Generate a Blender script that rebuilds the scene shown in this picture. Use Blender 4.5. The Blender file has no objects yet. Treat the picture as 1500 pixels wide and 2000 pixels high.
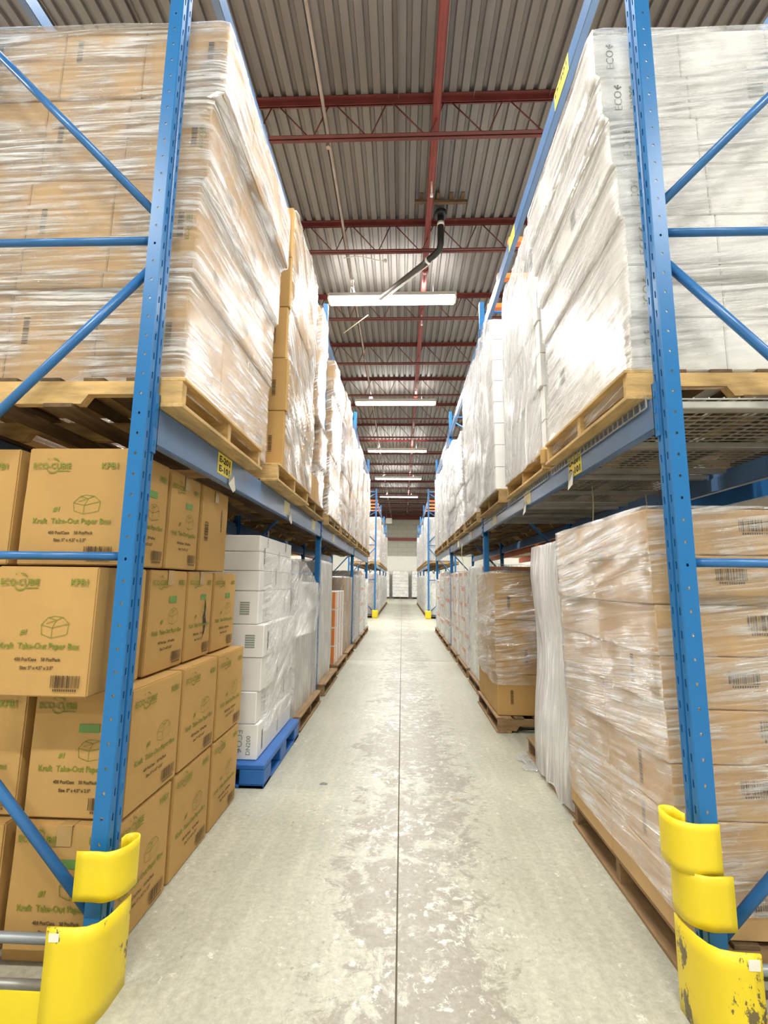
import bpy, bmesh, math, random
from mathutils import Vector, Matrix, noise
random.seed(7)
SC = bpy.context.scene
COL = SC.collection

# ------------------------------------------------------------------ camera
CAMH = 1.37
F_PX = 920.0
cam = bpy.data.cameras.new('camera')
cam.sensor_fit = 'VERTICAL'
cam.sensor_height = 24.0
cam.sensor_width = 18.0
cam.lens = F_PX / 2000.0 * 24.0
cam.clip_start = 0.05
cam.clip_end = 200
camo = bpy.data.objects.new('camera', cam)
COL.objects.link(camo)
camo.matrix_world = Matrix(((0.99921419, -0.00686798, 0.03903631, 0),
                            (0.03760195, -0.14718476, -0.98839402, 0),
                            (0.01253382, 0.98908517, -0.14681085, CAMH),
                            (0, 0, 0, 1)))
SC.camera = camo

# ------------------------------------------------------------------ world, exposure
w = bpy.data.worlds.new('world'); SC.world = w
w.use_nodes = True
w.node_tree.nodes['Background'].inputs[0].default_value = (0.9, 0.93, 1.0, 1)
w.node_tree.nodes['Background'].inputs[1].default_value = 0.1
SC.view_settings.view_transform = 'Standard'
SC.view_settings.look = 'None'
SC.view_settings.gamma = 1
SC.view_settings.use_curve_mapping = False
SC.view_settings.exposure = 0.62
LAMP_W = 150.0       # watts of every fluorescent fixture
TUBE_E = 22.0

# ------------------------------------------------------------------ material helpers
def new_mat(name):
    m = bpy.data.materials.new(name); m.use_nodes = True
    nt = m.node_tree
    return m, nt, nt.nodes['Principled BSDF']

def nd(nt, t, **kw):
    n = nt.nodes.new(t)
    for k, v in kw.items():
        setattr(n, k, v)
    return n

def ramp(nt, stops):
    r = nt.nodes.new('ShaderNodeValToRGB')
    e = r.color_ramp.elements
    while len(e) < len(stops): e.new(0.5)
    for i, (p, c) in enumerate(stops):
        e[i].position = p
        e[i].color = (c, c, c, 1) if isinstance(c, (int, float)) else (*c, 1)
    return r

def simple(name, col, rough=0.5, metal=0.0, var=0.08, scale=6.0, bump=0.0, bscale=60.0, stretch=(1, 1, 1), spec=0.5):
    m, nt, b = new_mat(name)
    L = nt.links.new
    tc = nd(nt, 'ShaderNodeTexCoord'); mp = nd(nt, 'ShaderNodeMapping')
    mp.inputs['Scale'].default_value = stretch
    L(tc.outputs['Object'], mp.inputs['Vector'])
    oi = nd(nt, 'ShaderNodeObjectInfo')
    n = nd(nt, 'ShaderNodeTexNoise'); n.inputs['Scale'].default_value = scale; n.inputs['Detail'].default_value = 5
    n.noise_dimensions = '4D'
    L(mp.outputs[0], n.inputs['Vector'])
    mw = nd(nt, 'ShaderNodeMath', operation='MULTIPLY'); mw.inputs[1].default_value = 37.0
    L(oi.outputs['Random'], mw.inputs[0]); L(mw.outputs[0], n.inputs['W'])
    lo = tuple(c * (1 - var) for c in col); hi = tuple(min(1, c * (1 + var)) for c in col)
    r = ramp(nt, [(0.3, lo), (0.7, hi)])
    L(n.outputs['Fac'], r.inputs[0]); L(r.outputs[0], b.inputs['Base Color'])
    b.inputs['Roughness'].default_value = rough
    b.inputs['Metallic'].default_value = metal
    b.inputs['Specular IOR Level'].default_value = spec
    if bump:
        n2 = nd(nt, 'ShaderNodeTexNoise'); n2.inputs['Scale'].default_value = bscale; n2.inputs['Detail'].default_value = 4
        L(mp.outputs[0], n2.inputs['Vector'])
        bp = nd(nt, 'ShaderNodeBump'); bp.inputs['Strength'].default_value = bump; bp.inputs['Distance'].default_value = 0.004
        L(n2.outputs['Fac'], bp.inputs['Height']); L(bp.outputs[0], b.inputs['Normal'])
    return m

def chipped(name, col, under, rough=0.35, amount=0.62, scale=9.0):
    m, nt, b = new_mat(name)
    L = nt.links.new
    tc = nd(nt, 'ShaderNodeTexCoord')
    mp = nd(nt, 'ShaderNodeMapping'); mp.inputs['Scale'].default_value = (1, 1, 0.55)
    L(tc.outputs['Object'], mp.inputs[0])
    n = nd(nt, 'ShaderNodeTexNoise'); n.inputs['Scale'].default_value = scale; n.inputs['Detail'].default_value = 8; n.inputs['Roughness'].default_value = 0.7
    L(mp.outputs[0], n.inputs['Vector'])
    r = ramp(nt, [(amount, 0), (amount + 0.012, 1)])
    L(n.outputs['Fac'], r.inputs[0])
    mx = nd(nt, 'ShaderNodeMix', data_type='RGBA')
    mx.inputs[6].default_value = (*col, 1); mx.inputs[7].default_value = (*under, 1)
    L(r.outputs[0], mx.inputs[0]); L(mx.outputs[2], b.inputs['Base Color'])
    b.inputs['Roughness'].default_value = rough
    bp = nd(nt, 'ShaderNodeBump'); bp.inputs['Strength'].default_value = 0.5; bp.inputs['Distance'].default_value = 0.003; bp.invert = True
    L(r.outputs[0], bp.inputs['Height']); L(bp.outputs[0], b.inputs['Normal'])
    return m

M = {}
M['kraft'] = simple('kraft_board', (0.49, 0.30, 0.105), 0.72, var=0.07, scale=3.0, bump=0.10, bscale=90, spec=0.25)
M['kraft_pale'] = simple('kraft_board_pale', (0.53, 0.345, 0.16), 0.70, var=0.08, scale=3.0, bump=0.10, bscale=90, spec=0.25)
M['white_board'] = simple('white_board', (0.86, 0.86, 0.84), 0.6, var=0.04, scale=3.0, bump=0.08, bscale=80, spec=0.3)
M['dark_carton'] = simple('mauve_board', (0.45, 0.36, 0.33), 0.7, var=0.06, scale=3.0)
M['orange_board'] = simple('orange_print', (0.80, 0.24, 0.04), 0.55, var=0.05)
M['wood'] = simple('pallet_wood', (0.56, 0.37, 0.15), 0.75, var=0.35, scale=5.0, bump=0.4, bscale=25, stretch=(1, 5, 5))
M['wood_y'] = simple('pallet_wood_boards', (0.58, 0.39, 0.16), 0.75, var=0.32, scale=5.0, bump=0.4, bscale=25, stretch=(5, 1, 5))
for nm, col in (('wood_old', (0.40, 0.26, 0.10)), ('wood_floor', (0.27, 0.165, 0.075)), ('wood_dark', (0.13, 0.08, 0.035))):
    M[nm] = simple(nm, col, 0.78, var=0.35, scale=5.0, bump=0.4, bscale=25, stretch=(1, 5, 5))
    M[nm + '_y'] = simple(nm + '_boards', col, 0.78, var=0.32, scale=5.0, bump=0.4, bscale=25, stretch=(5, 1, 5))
M['blue'] = chipped('blue_paint', (0.010, 0.155, 0.42), (0.30, 0.36, 0.42), 0.32, 0.80, 14)
M['blue_beam'] = simple('blue_beam_sheen_paint', (0.10, 0.19, 0.36), 0.24, var=0.12, scale=2.5)  # base paled and greyed to stand in for lamp reflections on the beams
M['blue_brace'] = simple('blue_brace_paint', (0.03, 0.16, 0.42), 0.28, var=0.1)
M['grey_brace'] = simple('worn_grey_steel', (0.30, 0.33, 0.35), 0.4, metal=0.3, var=0.15)
M['galv'] = simple('galvanised_steel', (0.50, 0.50, 0.47), 0.42, metal=0.55, var=0.15, scale=9)
M['orange'] = simple('orange_beam_paint', (0.78, 0.17, 0.03), 0.4, var=0.1)
M['yellow'] = chipped('yellow_guard_paint', (0.80, 0.62, 0.02), (0.16, 0.12, 0.05), 0.42, 0.60, 11)
M['yellow_clean'] = simple('yellow_guard_clean', (0.80, 0.63, 0.02), 0.42, var=0.05)
M['yellow_tag'] = simple('yellow_tag_vinyl', (0.86, 0.70, 0.08), 0.4, var=0.04)
M['cream_tag'] = simple('cream_tag_vinyl', (0.76, 0.70, 0.42), 0.45, var=0.04)
M['paper'] = simple('white_paper', (0.80, 0.79, 0.68), 0.7, var=0.04)
M['black'] = simple('black_print', (0.025, 0.02, 0.015), 0.6, var=0.2)
M['brown_print'] = simple('dark_brown_print', (0.085, 0.05, 0.015), 0.7, var=0.2)
M['green_print'] = simple('green_print', (0.19, 0.22, 0.02), 0.65, var=0.1)
M['green_label'] = simple('green_label', (0.13, 0.27, 0.06), 0.5, var=0.1)
M['grey_print'] = simple('grey_green_print', (0.30, 0.34, 0.29), 0.6, var=0.1)
M['tape'] = simple('packing_tape', (0.46, 0.30, 0.115), 0.18, var=0.06, spec=0.7)
M['red_steel'] = simple('red_oxide_steel', (0.12, 0.021, 0.018), 0.5, var=0.22, scale=4)
M['red_pipe'] = simple('red_sprinkler_pipe', (0.20, 0.034, 0.028), 0.38, var=0.15)
M['pipe_grey'] = simple('grey_conduit', (0.36, 0.30, 0.26), 0.4, metal=0.4, var=0.2)
M['black_pipe'] = simple('black_plastic_pipe', (0.02, 0.02, 0.022), 0.35, var=0.1)
M['dull_pipe'] = simple('dull_brown_pipe', (0.10, 0.085, 0.075), 0.5, var=0.15)
M['white_metal'] = simple('white_enamel', (0.82, 0.81, 0.76), 0.35, var=0.03)
M['old_wood'] = simple('aged_blocking_wood', (0.12, 0.07, 0.035), 0.8, var=0.3, bump=0.3)
M['blue_plastic'] = simple('blue_pallet_plastic', (0.02, 0.13, 0.43), 0.42, var=0.12, bump=0.15, bscale=40)
M['wall_white'] = simple('white_painted_wall', (0.84, 0.83, 0.76), 0.7, var=0.03)
M['wall_side'] = simple('grey_painted_wall', (0.62, 0.60, 0.55), 0.8, var=0.05)
M['void_joint'] = simple('dirty_joint_filler', (0.10, 0.085, 0.05), 0.9, var=0.2)
M['void'] = simple('hole_shadow_steel', (0.02, 0.06, 0.14), 0.6, var=0.1)

def block_wall():
    m, nt, b = new_mat('concrete_block_wall')
    L = nt.links.new
    tc = nd(nt, 'ShaderNodeTexCoord')
    br = nd(nt, 'ShaderNodeTexBrick')
    br.inputs['Scale'].default_value = 1.0
    br.inputs['Brick Width'].default_value = 0.8; br.inputs['Row Height'].default_value = 0.4
    br.inputs['Mortar Size'].default_value = 0.03
    br.inputs['Color1'].default_value = (0.44, 0.43, 0.37, 1); br.inputs['Color2'].default_value = (0.46, 0.45, 0.385, 1)
    br.inputs['Mortar'].default_value = (0.38, 0.37, 0.32, 1)
    mp = nd(nt, 'ShaderNodeMapping'); mp.inputs['Rotation'].default_value = (math.radians(90), 0, 0)
    L(tc.outputs['Object'], mp.inputs[0]); L(mp.outputs[0], br.inputs['Vector'])
    L(br.outputs['Color'], b.inputs['Base Color']); b.inputs['Roughness'].default_value = 0.85
    return m
M['block'] = block_wall()

def deck_mat():
    m, nt, b = new_mat('galvanised_roof_deck')
    L = nt.links.new
    tc = nd(nt, 'ShaderNodeTexCoord')
    mp = nd(nt, 'ShaderNodeMapping'); mp.inputs['Scale'].default_value = (2.0, 0.35, 1)
    L(tc.outputs['Object'], mp.inputs[0])
    oi = nd(nt, 'ShaderNodeObjectInfo')
    n = nd(nt, 'ShaderNodeTexNoise'); n.noise_dimensions = '4D'; n.inputs['Scale'].default_value = 1.5; n.inputs['Detail'].default_value = 6
    L(mp.outputs[0], n.inputs['Vector']); L(oi.outputs['Random'], n.inputs['W'])
    r = ramp(nt, [(0.3, (0.140, 0.126, 0.118)), (0.55, (0.185, 0.170, 0.157)), (0.75, (0.18, 0.185, 0.162))])
    L(n.outputs['Fac'], r.inputs[0]); L(r.outputs[0], b.inputs['Base Color'])
    b.inputs['Roughness'].default_value = 0.45; b.inputs['Metallic'].default_value = 0.35
    return m
M['deck'] = deck_mat()

def floor_mat():
    m, nt, b = new_mat('worn_concrete_floor')
    L = nt.links.new
    tc = nd(nt, 'ShaderNodeTexCoord')
    def noise_(scale, detail, rough=0.6, st=(1, 1, 1), dist=0.0):
        mp = nd(nt, 'ShaderNodeMapping'); mp.inputs['Scale'].default_value = st
        L(tc.outputs['Object'], mp.inputs[0])
        n = nd(nt, 'ShaderNodeTexNoise'); n.inputs['Scale'].default_value = scale; n.inputs['Detail'].default_value = detail
        n.inputs['Roughness'].default_value = rough; n.inputs['Distortion'].default_value = dist
        L(mp.outputs[0], n.inputs['Vector']); return n
    def mth(op, a, b_, c=None):
        x = nd(nt, 'ShaderNodeMath', operation=op)
        for i, v in enumerate((a, b_, c)):
            if v is None: continue
            if isinstance(v, (int, float)): x.inputs[i].default_value = v
            else: L(v, x.inputs[i])
        return x.outputs[0]
    def mix(f, a, c):
        x = nd(nt, 'ShaderNodeMix', data_type='RGBA')
        L(f, x.inputs[0])
        for i, v in ((6, a), (7, c)):
            if isinstance(v, tuple): x.inputs[i].default_value = (*v, 1)
            else: L(v, x.inputs[i])
        return x.outputs[2]
    sep = nd(nt, 'ShaderNodeSeparateXYZ'); L(tc.outputs['Object'], sep.inputs[0])
    base = ramp(nt, [(0.3, (0.345, 0.342, 0.262)), (0.7, (0.455, 0.452, 0.372))])
    L(noise_(0.8, 8, 0.65).outputs['Fac'], base.inputs[0])
    fine = noise_(60, 4, 0.7)
    streak = noise_(5, 6, 0.6, (3.5, 0.35, 1))
    rs = ramp(nt, [(0.45, 0), (0.75, 0.45)]); L(streak.outputs['Fac'], rs.inputs[0])
    c = mix(rs.outputs[0], base.outputs[0], (0.56, 0.54, 0.43))
    # wear lane along the middle of the aisle: brown scuffs and pale scraped patches
    ax = mth('ABSOLUTE', mth('ADD', sep.outputs[0], -0.08), 0)
    lane = nd(nt, 'ShaderNodeMapRange'); lane.inputs[1].default_value = 0.15; lane.inputs[2].default_value = 0.78
    lane.inputs[3].default_value = 1; lane.inputs[4].default_value = 0; L(ax, lane.inputs[0])
    big = noise_(1.6, 3, 0.5)
    dk = mth('MULTIPLY', lane.outputs[0], big.outputs['Fac'])
    mid = noise_(9, 9, 0.78, dist=0.6)
    dkk = mth('ADD', mth('MULTIPLY', dk, 0.55), mth('MULTIPLY', mid.outputs['Fac'], 0.75))
    rd = ramp(nt, [(0.56, 0), (0.625, 0.8)]); L(dkk, rd.inputs[0])
    c = mix(rd.outputs[0], c, (0.235, 0.21, 0.165))
    chips = noise_(15, 10, 0.8, dist=0.3)
    lw = mth('ADD', mth('ADD', chips.outputs['Fac'], mth('MULTIPLY', mth('ADD', noise_(1.3, 2).outputs['Fac'], -0.5), 0.30)), mth('MULTIPLY', lane.outputs[0], 0.065))
    rw = ramp(nt, [(0.615, 0), (0.655, 0.9)]); L(lw, rw.inputs[0])
    c = mix(rw.outputs[0], c, (0.64, 0.63, 0.555))
    grain = noise_(38, 6, 0.8)
    rg = ramp(nt, [(0.32, 0.72), (0.68, 1.14)]); L(grain.outputs['Fac'], rg.inputs[0])
    mg = nd(nt, 'ShaderNodeMix', data_type='RGBA', blend_type='MULTIPLY'); mg.inputs[0].default_value = 1.0
    L(c, mg.inputs[6]); L(rg.outputs[0], mg.inputs[7]); c = mg.outputs[2]
    spots = noise_(22, 3, 0.5)
    rsp = ramp(nt, [(0.71, 0), (0.73, 0.6)]); L(spots.outputs['Fac'], rsp.inputs[0])
    c = mix(rsp.outputs[0], c, (0.20, 0.18, 0.12))
    L(c, b.inputs['Base Color'])
    rr = nd(nt, 'ShaderNodeMapRange'); rr.inputs[1].default_value = 0.3; rr.inputs[2].default_value = 0.7
    rr.inputs[3].default_value = 0.26; rr.inputs[4].default_value = 0.5
    L(mid.outputs['Fac'], rr.inputs[0]); L(rr.outputs[0], b.inputs['Roughness'])
    bp = nd(nt, 'ShaderNodeBump'); bp.inputs['Strength'].default_value = 0.25; bp.inputs['Distance'].default_value = 0.002
    L(fine.outputs['Fac'], bp.inputs['Height']); L(bp.outputs[0], b.inputs['Normal'])
    return m
M['floor'] = floor_mat()

def film_mat(name, lo, hi, gloss=0.30, tint=(0.93, 0.92, 0.90), rough=0.13, graz=0.35, bs=1.0, dbump=0.45):
    """stretch film: a clear glossy sheet, hazy where its folds double up, with white streaks standing in for lamp glints (UV runs along / across the stretch direction)"""
    m, nt, b = new_mat(name)
    L = nt.links.new
    nt.nodes.remove(b)
    out = nt.nodes['Material Output']
    uv = nd(nt, 'ShaderNodeUVMap'); uv.uv_map = 'film'
    def nz(sc, scale, det, dist, rg=0.65):
        mp = nd(nt, 'ShaderNodeMapping'); mp.inputs['Scale'].default_value = sc
        L(uv.outputs[0], mp.inputs[0])
        n = nd(nt, 'ShaderNodeTexNoise'); n.inputs['Scale'].default_value = scale; n.inputs['Detail'].default_value = det
        n.inputs['Roughness'].default_value = rg; n.inputs['Distortion'].default_value = dist
        L(mp.outputs[0], n.inputs['Vector']); return n
    n = nz((1.1, 26, 1), 1.6, 6, 0.5)
    nf = nz((3.0, 90, 1), 1.6, 3, 0.4)
    n2 = nz((1.2, 1.7, 1), 2.0, 3, 0.3)
    def mth(op, a, b_, cl=False):
        x = nd(nt, 'ShaderNodeMath', operation=op, use_clamp=cl)
        for i, v in enumerate((a, b_)):
            if isinstance(v, (int, float)): x.inputs[i].default_value = v
            else: L(v, x.inputs[i])
        return x.outputs[0]
    r = ramp(nt, [(0.46, 0.0), (0.57, 1.0)]); L(n.outputs['Fac'], r.inputs[0])
    r2 = ramp(nt, [(0.38, 0.12), (0.62, 1.0)]); L(n2.outputs['Fac'], r2.inputs[0])
    haze = mth('MULTIPLY', r.outputs[0], r2.outputs[0])
    mr = nd(nt, 'ShaderNodeMapRange'); mr.inputs[3].default_value = lo; mr.inputs[4].default_value = hi
    L(haze, mr.inputs[0])
    lw = nd(nt, 'ShaderNodeLayerWeight'); lw.inputs[0].default_value = 0.3
    gz = mth('MULTIPLY', lw.outputs['Facing'], graz)
    hz = mth('ADD', mr.outputs[0], mth('MULTIPLY', gz, r2.outputs[0]), True)
    tr = nd(nt, 'ShaderNodeBsdfTransparent'); tr.inputs[0].default_value = (0.975, 0.972, 0.965, 1)
    df = nd(nt, 'ShaderNodeBsdfDiffuse'); df.inputs[0].default_value = (*tint, 1)
    gl = nd(nt, 'ShaderNodeBsdfGlossy'); gl.inputs[0].default_value = (0.97, 0.97, 0.97, 1); gl.inputs['Roughness'].default_value = rough
    hgt = mth('ADD', n.outputs['Fac'], mth('ADD', mth('MULTIPLY', nf.outputs['Fac'], 0.6), mth('MULTIPLY', n2.outputs['Fac'], 1.2)))
    bp = nd(nt, 'ShaderNodeBump'); bp.inputs['Strength'].default_value = bs; bp.inputs['Distance'].default_value = 0.03
    L(hgt, bp.inputs['Height']); L(bp.outputs[0], gl.inputs['Normal'])
    bd = nd(nt, 'ShaderNodeBump'); bd.inputs['Strength'].default_value = dbump; bd.inputs['Distance'].default_value = 0.03
    L(hgt, bd.inputs['Height']); L(bd.outputs[0], df.inputs['Normal'])
    m1 = nd(nt, 'ShaderNodeMixShader'); L(hz, m1.inputs[0]); L(tr.outputs[0], m1.inputs[1]); L(df.outputs[0], m1.inputs[2])
    gf = mth('ADD', mth('MULTIPLY', r2.outputs[0], gloss), mth('MULTIPLY', lw.outputs['Facing'], 0.25), True)
    m2 = nd(nt, 'ShaderNodeMixShader'); L(gf, m2.inputs[0]); L(m1.outputs[0], m2.inputs[1]); L(gl.outputs[0], m2.inputs[2])
    L(m2.outputs[0], out.inputs['Surface'])
    return m
M['film'] = film_mat('stretch_film', 0.03, 0.88, gloss=0.36, graz=0.25, rough=0.2)
M['film_clear'] = film_mat('stretch_film_clear', 0.02, 0.62, gloss=0.30, graz=0.08, rough=0.16)
M['film_white'] = film_mat('stretch_film_milky_dimmed', 0.25, 0.80, gloss=0.26, tint=(0.74, 0.74, 0.745), graz=0.15, rough=0.2, dbump=1.0)  # tint dimmed so the brightly lit shelf loads do not blow out
M['film_low'] = film_mat('stretch_film_milky_lifted', 0.40, 0.85, gloss=0.16, tint=(0.95, 0.945, 0.94), graz=0.1, rough=0.22, dbump=0.5)  # same milky film, tint raised to make up for dim light low down

def emit(name, col, s):
    m, nt, b = new_mat(name)
    b.inputs['Base Color'].default_value = (*col, 1)
    b.inputs['Emission Color'].default_value = (*col, 1)
    b.inputs['Emission Strength'].default_value = s
    return m
M['tube'] = emit('lit_fluorescent_tube', (1.0, 0.98, 0.90), TUBE_E)

# ------------------------------------------------------------------ object helpers
def mesh_obj(name, me, mat, parent=None, loc=(0, 0, 0), rotz=0.0, kind=None):
    o = bpy.data.objects.new(name, me); COL.objects.link(o)
    if mat is not None and not me.materials:
        me.materials.append(M[mat] if isinstance(mat, str) else mat)
    o.location = loc; o.rotation_euler = (0, 0, rotz)
    if parent: o.parent = parent
    if kind: o['kind'] = kind
    return o

def bm_obj(name, bm, mat, parent=None, loc=(0, 0, 0), rotz=0.0, kind=None, smooth=False):
    me = bpy.data.meshes.new(name)
    bm.to_mesh(me); bm.free()
    if smooth:
        for p in me.polygons: p.use_smooth = True
    return mesh_obj(name, me, mat, parent, loc, rotz, kind)

LABELS = {}
def tag(o, label, cat, group=None):
    o['label'] = label; o['category'] = cat
    if group: o['group'] = group
    LABELS.setdefault(label, []).append(o.name)
    return o

def thing(name, label, cat, loc=(0, 0, 0), rotz=0.0, group=None):
    o = bpy.data.objects.new(name, None); COL.objects.link(o)
    o.empty_display_size = 0.1
    o.location = loc; o.rotation_euler = (0, 0, rotz)
    return tag(o, label, cat, group)

def copy_thing(root, label, loc, rotz=0.0, group=None):
    r = root.copy(); COL.objects.link(r); r.location = loc; r.rotation_euler = (0, 0, rotz)
    tag(r, label, root['category'], group or root.get('group'))
    for ch in root.children:
        c = ch.copy(); COL.objects.link(c); c.parent = r
        for g in ch.children:
            d = g.copy(); COL.objects.link(d); d.parent = c
    return r

def box(bm, x0, x1, y0, y1, z0, z1, bevel=0.0):
    vs = [bm.verts.new((x, y, z)) for x in (x0, x1) for y in (y0, y1) for z in (z0, z1)]
    fs = [bm.faces.new([vs[i] for i in f]) for f in
          ((0, 1, 3, 2), (4, 6, 7, 5), (0, 4, 5, 1), (2, 3, 7, 6), (0, 2, 6, 4), (1, 5, 7, 3))]
    if bevel:
        es = list({e for f in fs for e in f.edges})
        bmesh.ops.bevel(bm, geom=es, offset=bevel, segments=1, profile=0.6, affect='EDGES')
    return vs

def tube(bm, p0, p1, r, n=10, cap=True):
    p0 = Vector(p0); p1 = Vector(p1); d = (p1 - p0).normalized()
    a = d.cross(Vector((0, 0, 1)))
    if a.length < 1e-3: a = Vector((1, 0, 0))
    a.normalize(); b = d.cross(a)
    rings = []
    for p in (p0, p1):
        rings.append([bm.verts.new(p + (a * math.cos(t) + b * math.sin(t)) * r)
                      for t in (2 * math.pi * k / n for k in range(n))])
    for k in range(n):
        f = bm.faces.new((rings[0][k], rings[0][(k + 1) % n], rings[1][(k + 1) % n], rings[1][k]))
        f.smooth = True
    if cap:
        bm.faces.new(rings[0][::-1]); bm.faces.new(rings[1])

def path_tube(bm, pts, r, n=12):
    pts = [Vector(p) for p in pts]
    rings = []
    for i, p in enumerate(pts):
        d = (pts[min(i + 1, len(pts) - 1)] - pts[max(i - 1, 0)]).normalized()
        a = d.cross(Vector((0.2, 0.3, 1))).normalized(); b = d.cross(a)
        rings.append([bm.verts.new(p + (a * math.cos(t) + b * math.sin(t)) * r) for t in (2 * math.pi * k / n for k in range(n))])
    for i in range(len(pts) - 1):
        for k in range(n):
            f = bm.faces.new((rings[i][k], rings[i][(k + 1) % n], rings[i + 1][(k + 1) % n], rings[i + 1][k])); f.smooth = True
    bm.faces.new(rings[0][::-1]); bm.faces.new(rings[-1])

def ordinal(n):
    return ['first', 'second', 'third', 'fourth', 'fifth', 'sixth', 'seventh', 'eighth', 'ninth', 'tenth', 'eleventh', 'twelfth',
            'thirteenth', 'fourteenth', 'fifteenth', 'sixteenth', 'seventeenth', 'eighteenth', 'nineteenth', 'twentieth',
            'twenty-first', 'twenty-second', 'twenty-third', 'twenty-fourth', 'twenty-fifth', 'twenty-sixth'][n]

# ------------------------------------------------------------------ setting
XW0, XW1, YB, YF = -7.4, 7.4, -9.0, 41.5
ZDECK = 7.34
def setting():
    # floor with a recessed control joint along the aisle and one across it
    xs = [XW0, -0.0135, -0.0135, -0.0065, -0.0065, XW1]
    bm = bmesh.new()
    ys = [YB, 8.62, 8.62, 8.632, 8.632, YF]
    zs = lambda i, j: -0.012 if (i in (2, 3) or j in (2, 3)) else 0.0
    g = [[bm.verts.new((x, y, zs(i, j))) for j, y in enumerate(ys)] for i, x in enumerate(xs)]
    for i in range(5):
        for j in range(5):
            try: bm.faces.new((g[i][j], g[i + 1][j], g[i + 1][j + 1], g[i][j + 1]))
            except ValueError: pass
    fl = bm_obj('floor', bm, 'floor'); fl['kind'] = 'structure'
    bm = bmesh.new(); box(bm, -.0134, -.0066, YB, YF, -.0119, -.004)
    bm_obj('joint_filler', bm, 'void_joint', fl)
    # walls
    def wall(name, b, mat):
        bm = bmesh.new(); box(bm, *b); o = bm_obj(name, bm, mat); o['kind'] = 'structure'; return o
    wall('wall_left', (XW0 - .2, XW0, YB, YF, 0, 8.0), 'wall_side')
    wall('wall_right', (XW1, XW1 + .2, YB, YF, 0, 8.0), 'wall_side')
    wall('wall_back', (XW0, XW1, YB - .2, YB, 0, 8.0), 'wall_side')
    wf = wall('wall_front', (XW0, XW1, YF, YF + .25, 3.62, 8.0), 'block')
    b = bmesh.new(); box(b, XW0, XW1, YF - .05, YF + .25, 0, 3.62)
    bm_obj('painted_lower_wall', b, 'wall_white', wf)
    b = bmesh.new(); box(b, XW0, XW1, YF - .22, YF - .003, 4.98, 5.22)
    bm_obj('red_girt', b, 'red_pipe', wf)
    b = bmesh.new(); box(b, XW0, XW1, YF - 1.0, YF - .75, 6.75, 7.2)
    bm_obj('wall_header', b, 'red_steel', wf)
    # corrugated roof deck: one sheet covers six flutes
    ce = bpy.data.objects.new('ceiling', None); COL.objects.link(ce); ce['kind'] = 'structure'
    P = 0.155; W = P * 6
    prof = []
    for k in range(6):
        x = k * P
        prof += [(x, 0), (x + .085, 0), (x + .098, .04), (x + .142, .04)]
    prof += [(W - .006, 0), (W - .006, -.022), (W, -.022), (W, 0)]
    bm = bmesh.new()
    L = YF - YB
    r0 = [bm.verts.new((x, 0, z)) for x, z in prof]; r1 = [bm.verts.new((x, L, z)) for x, z in prof]
    for i in range(len(prof) - 1):
        bm.faces.new((r0[i], r1[i], r1[i + 1], r0[i + 1]))
    me = bpy.data.meshes.new('deck_sheet'); bm.to_mesh(me); bm.free()
    n = int((XW1 - XW0) / W) + 1
    for i in range(n):
        mesh_obj('deck_sheet', me, 'deck', ce, (XW0 + i * W - .12, YB, ZDECK))
    bm = bmesh.new(); box(bm, XW0 - .3, XW1 + .3, YB - .2, YF + .2, ZDECK + .06, ZDECK + .16)
    bm_obj('roof_board', bm, 'wall_side', ce)
setting()

# roof joists ---------------------------------------------------------------
def angle_pair(bm, x0, x1, z, s, up):
    # two steel angles back to back with a gap between them
    t = .007
    for sg in (-1, 1):
        y0, y1 = (.009, .009 + s) if sg > 0 else (-.009 - s, -.009)
        if up: box(bm, x0, x1, y0, y1, z - t, z)
        else: box(bm, x0, x1, y0, y1, z, z + t)
        yy = (y0, y0 + t) if sg > 0 else (y1 - t, y1)
        if up: box(bm, x0, x1, yy[0], yy[1], z - s, z - t)
        else: box(bm, x0, x1, yy[0], yy[1], z + t, z + s)
def joists():
    ZT, ZB = ZDECK - .002, 6.80
    bm = bmesh.new(); angle_pair(bm, XW0, XW1, 0, .066, True); top = bpy.data.meshes.new('top_chord'); bm.to_mesh(top); bm.free()
    bm = bmesh.new(); angle_pair(bm, XW0, XW1, 0, .042, False); bot = bpy.data.meshes.new('bottom_chord'); bm.to_mesh(bot); bm.free()
    h = ZT - ZB - .05
    bm = bmesh.new(); tube(bm, (0, 0, 0), (.42, 0, -h), .0085, 6); w1 = bpy.data.meshes.new('web_bar'); bm.to_mesh(w1); bm.free()
    bm = bmesh.new(); tube(bm, (0, 0, 0), (.20, 0, h), .0085, 6); w2 = bpy.data.meshes.new('web_bar_up'); bm.to_mesh(w2); bm.free()
    ys = [5.07 - 2.04 * 6 + 2.04 * k for k in range(24)]
    for i, y in enumerate(ys):
        if y > YF - 1.2 or y < YB + .3: continue
        kk = round((y - 5.07) / 2.04)
        lab = ('dark red open-web roof joist, %s one counted from the top of the picture' % ordinal(kk)) if kk >= 0 else \
              'dark red roof joist above or behind the camera, %s back' % ordinal(-kk - 1)
        t = thing('roof_joist', lab, 'roof joist', (0, y, 0), 0, 'roof joists across the aisle' if kk >= 0 else 'roof joists behind the camera')
        mesh_obj('top_chord', top, 'red_steel', t, (0, 0, ZT))
        mesh_obj('bottom_chord', bot, 'red_steel', t, (0, 0, ZB))
        n0, n1 = (-5, 5) if kk >= 0 else (-2, 2)
        for k in range(n0, n1):
            x = k * .72 - .17
            mesh_obj('web_bar', w1, 'red_steel', t, (x, 0, ZT - .03))
            mesh_obj('web_bar', w2, 'red_steel', t, (x + .47, 0, ZB + .03))
joists()

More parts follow.
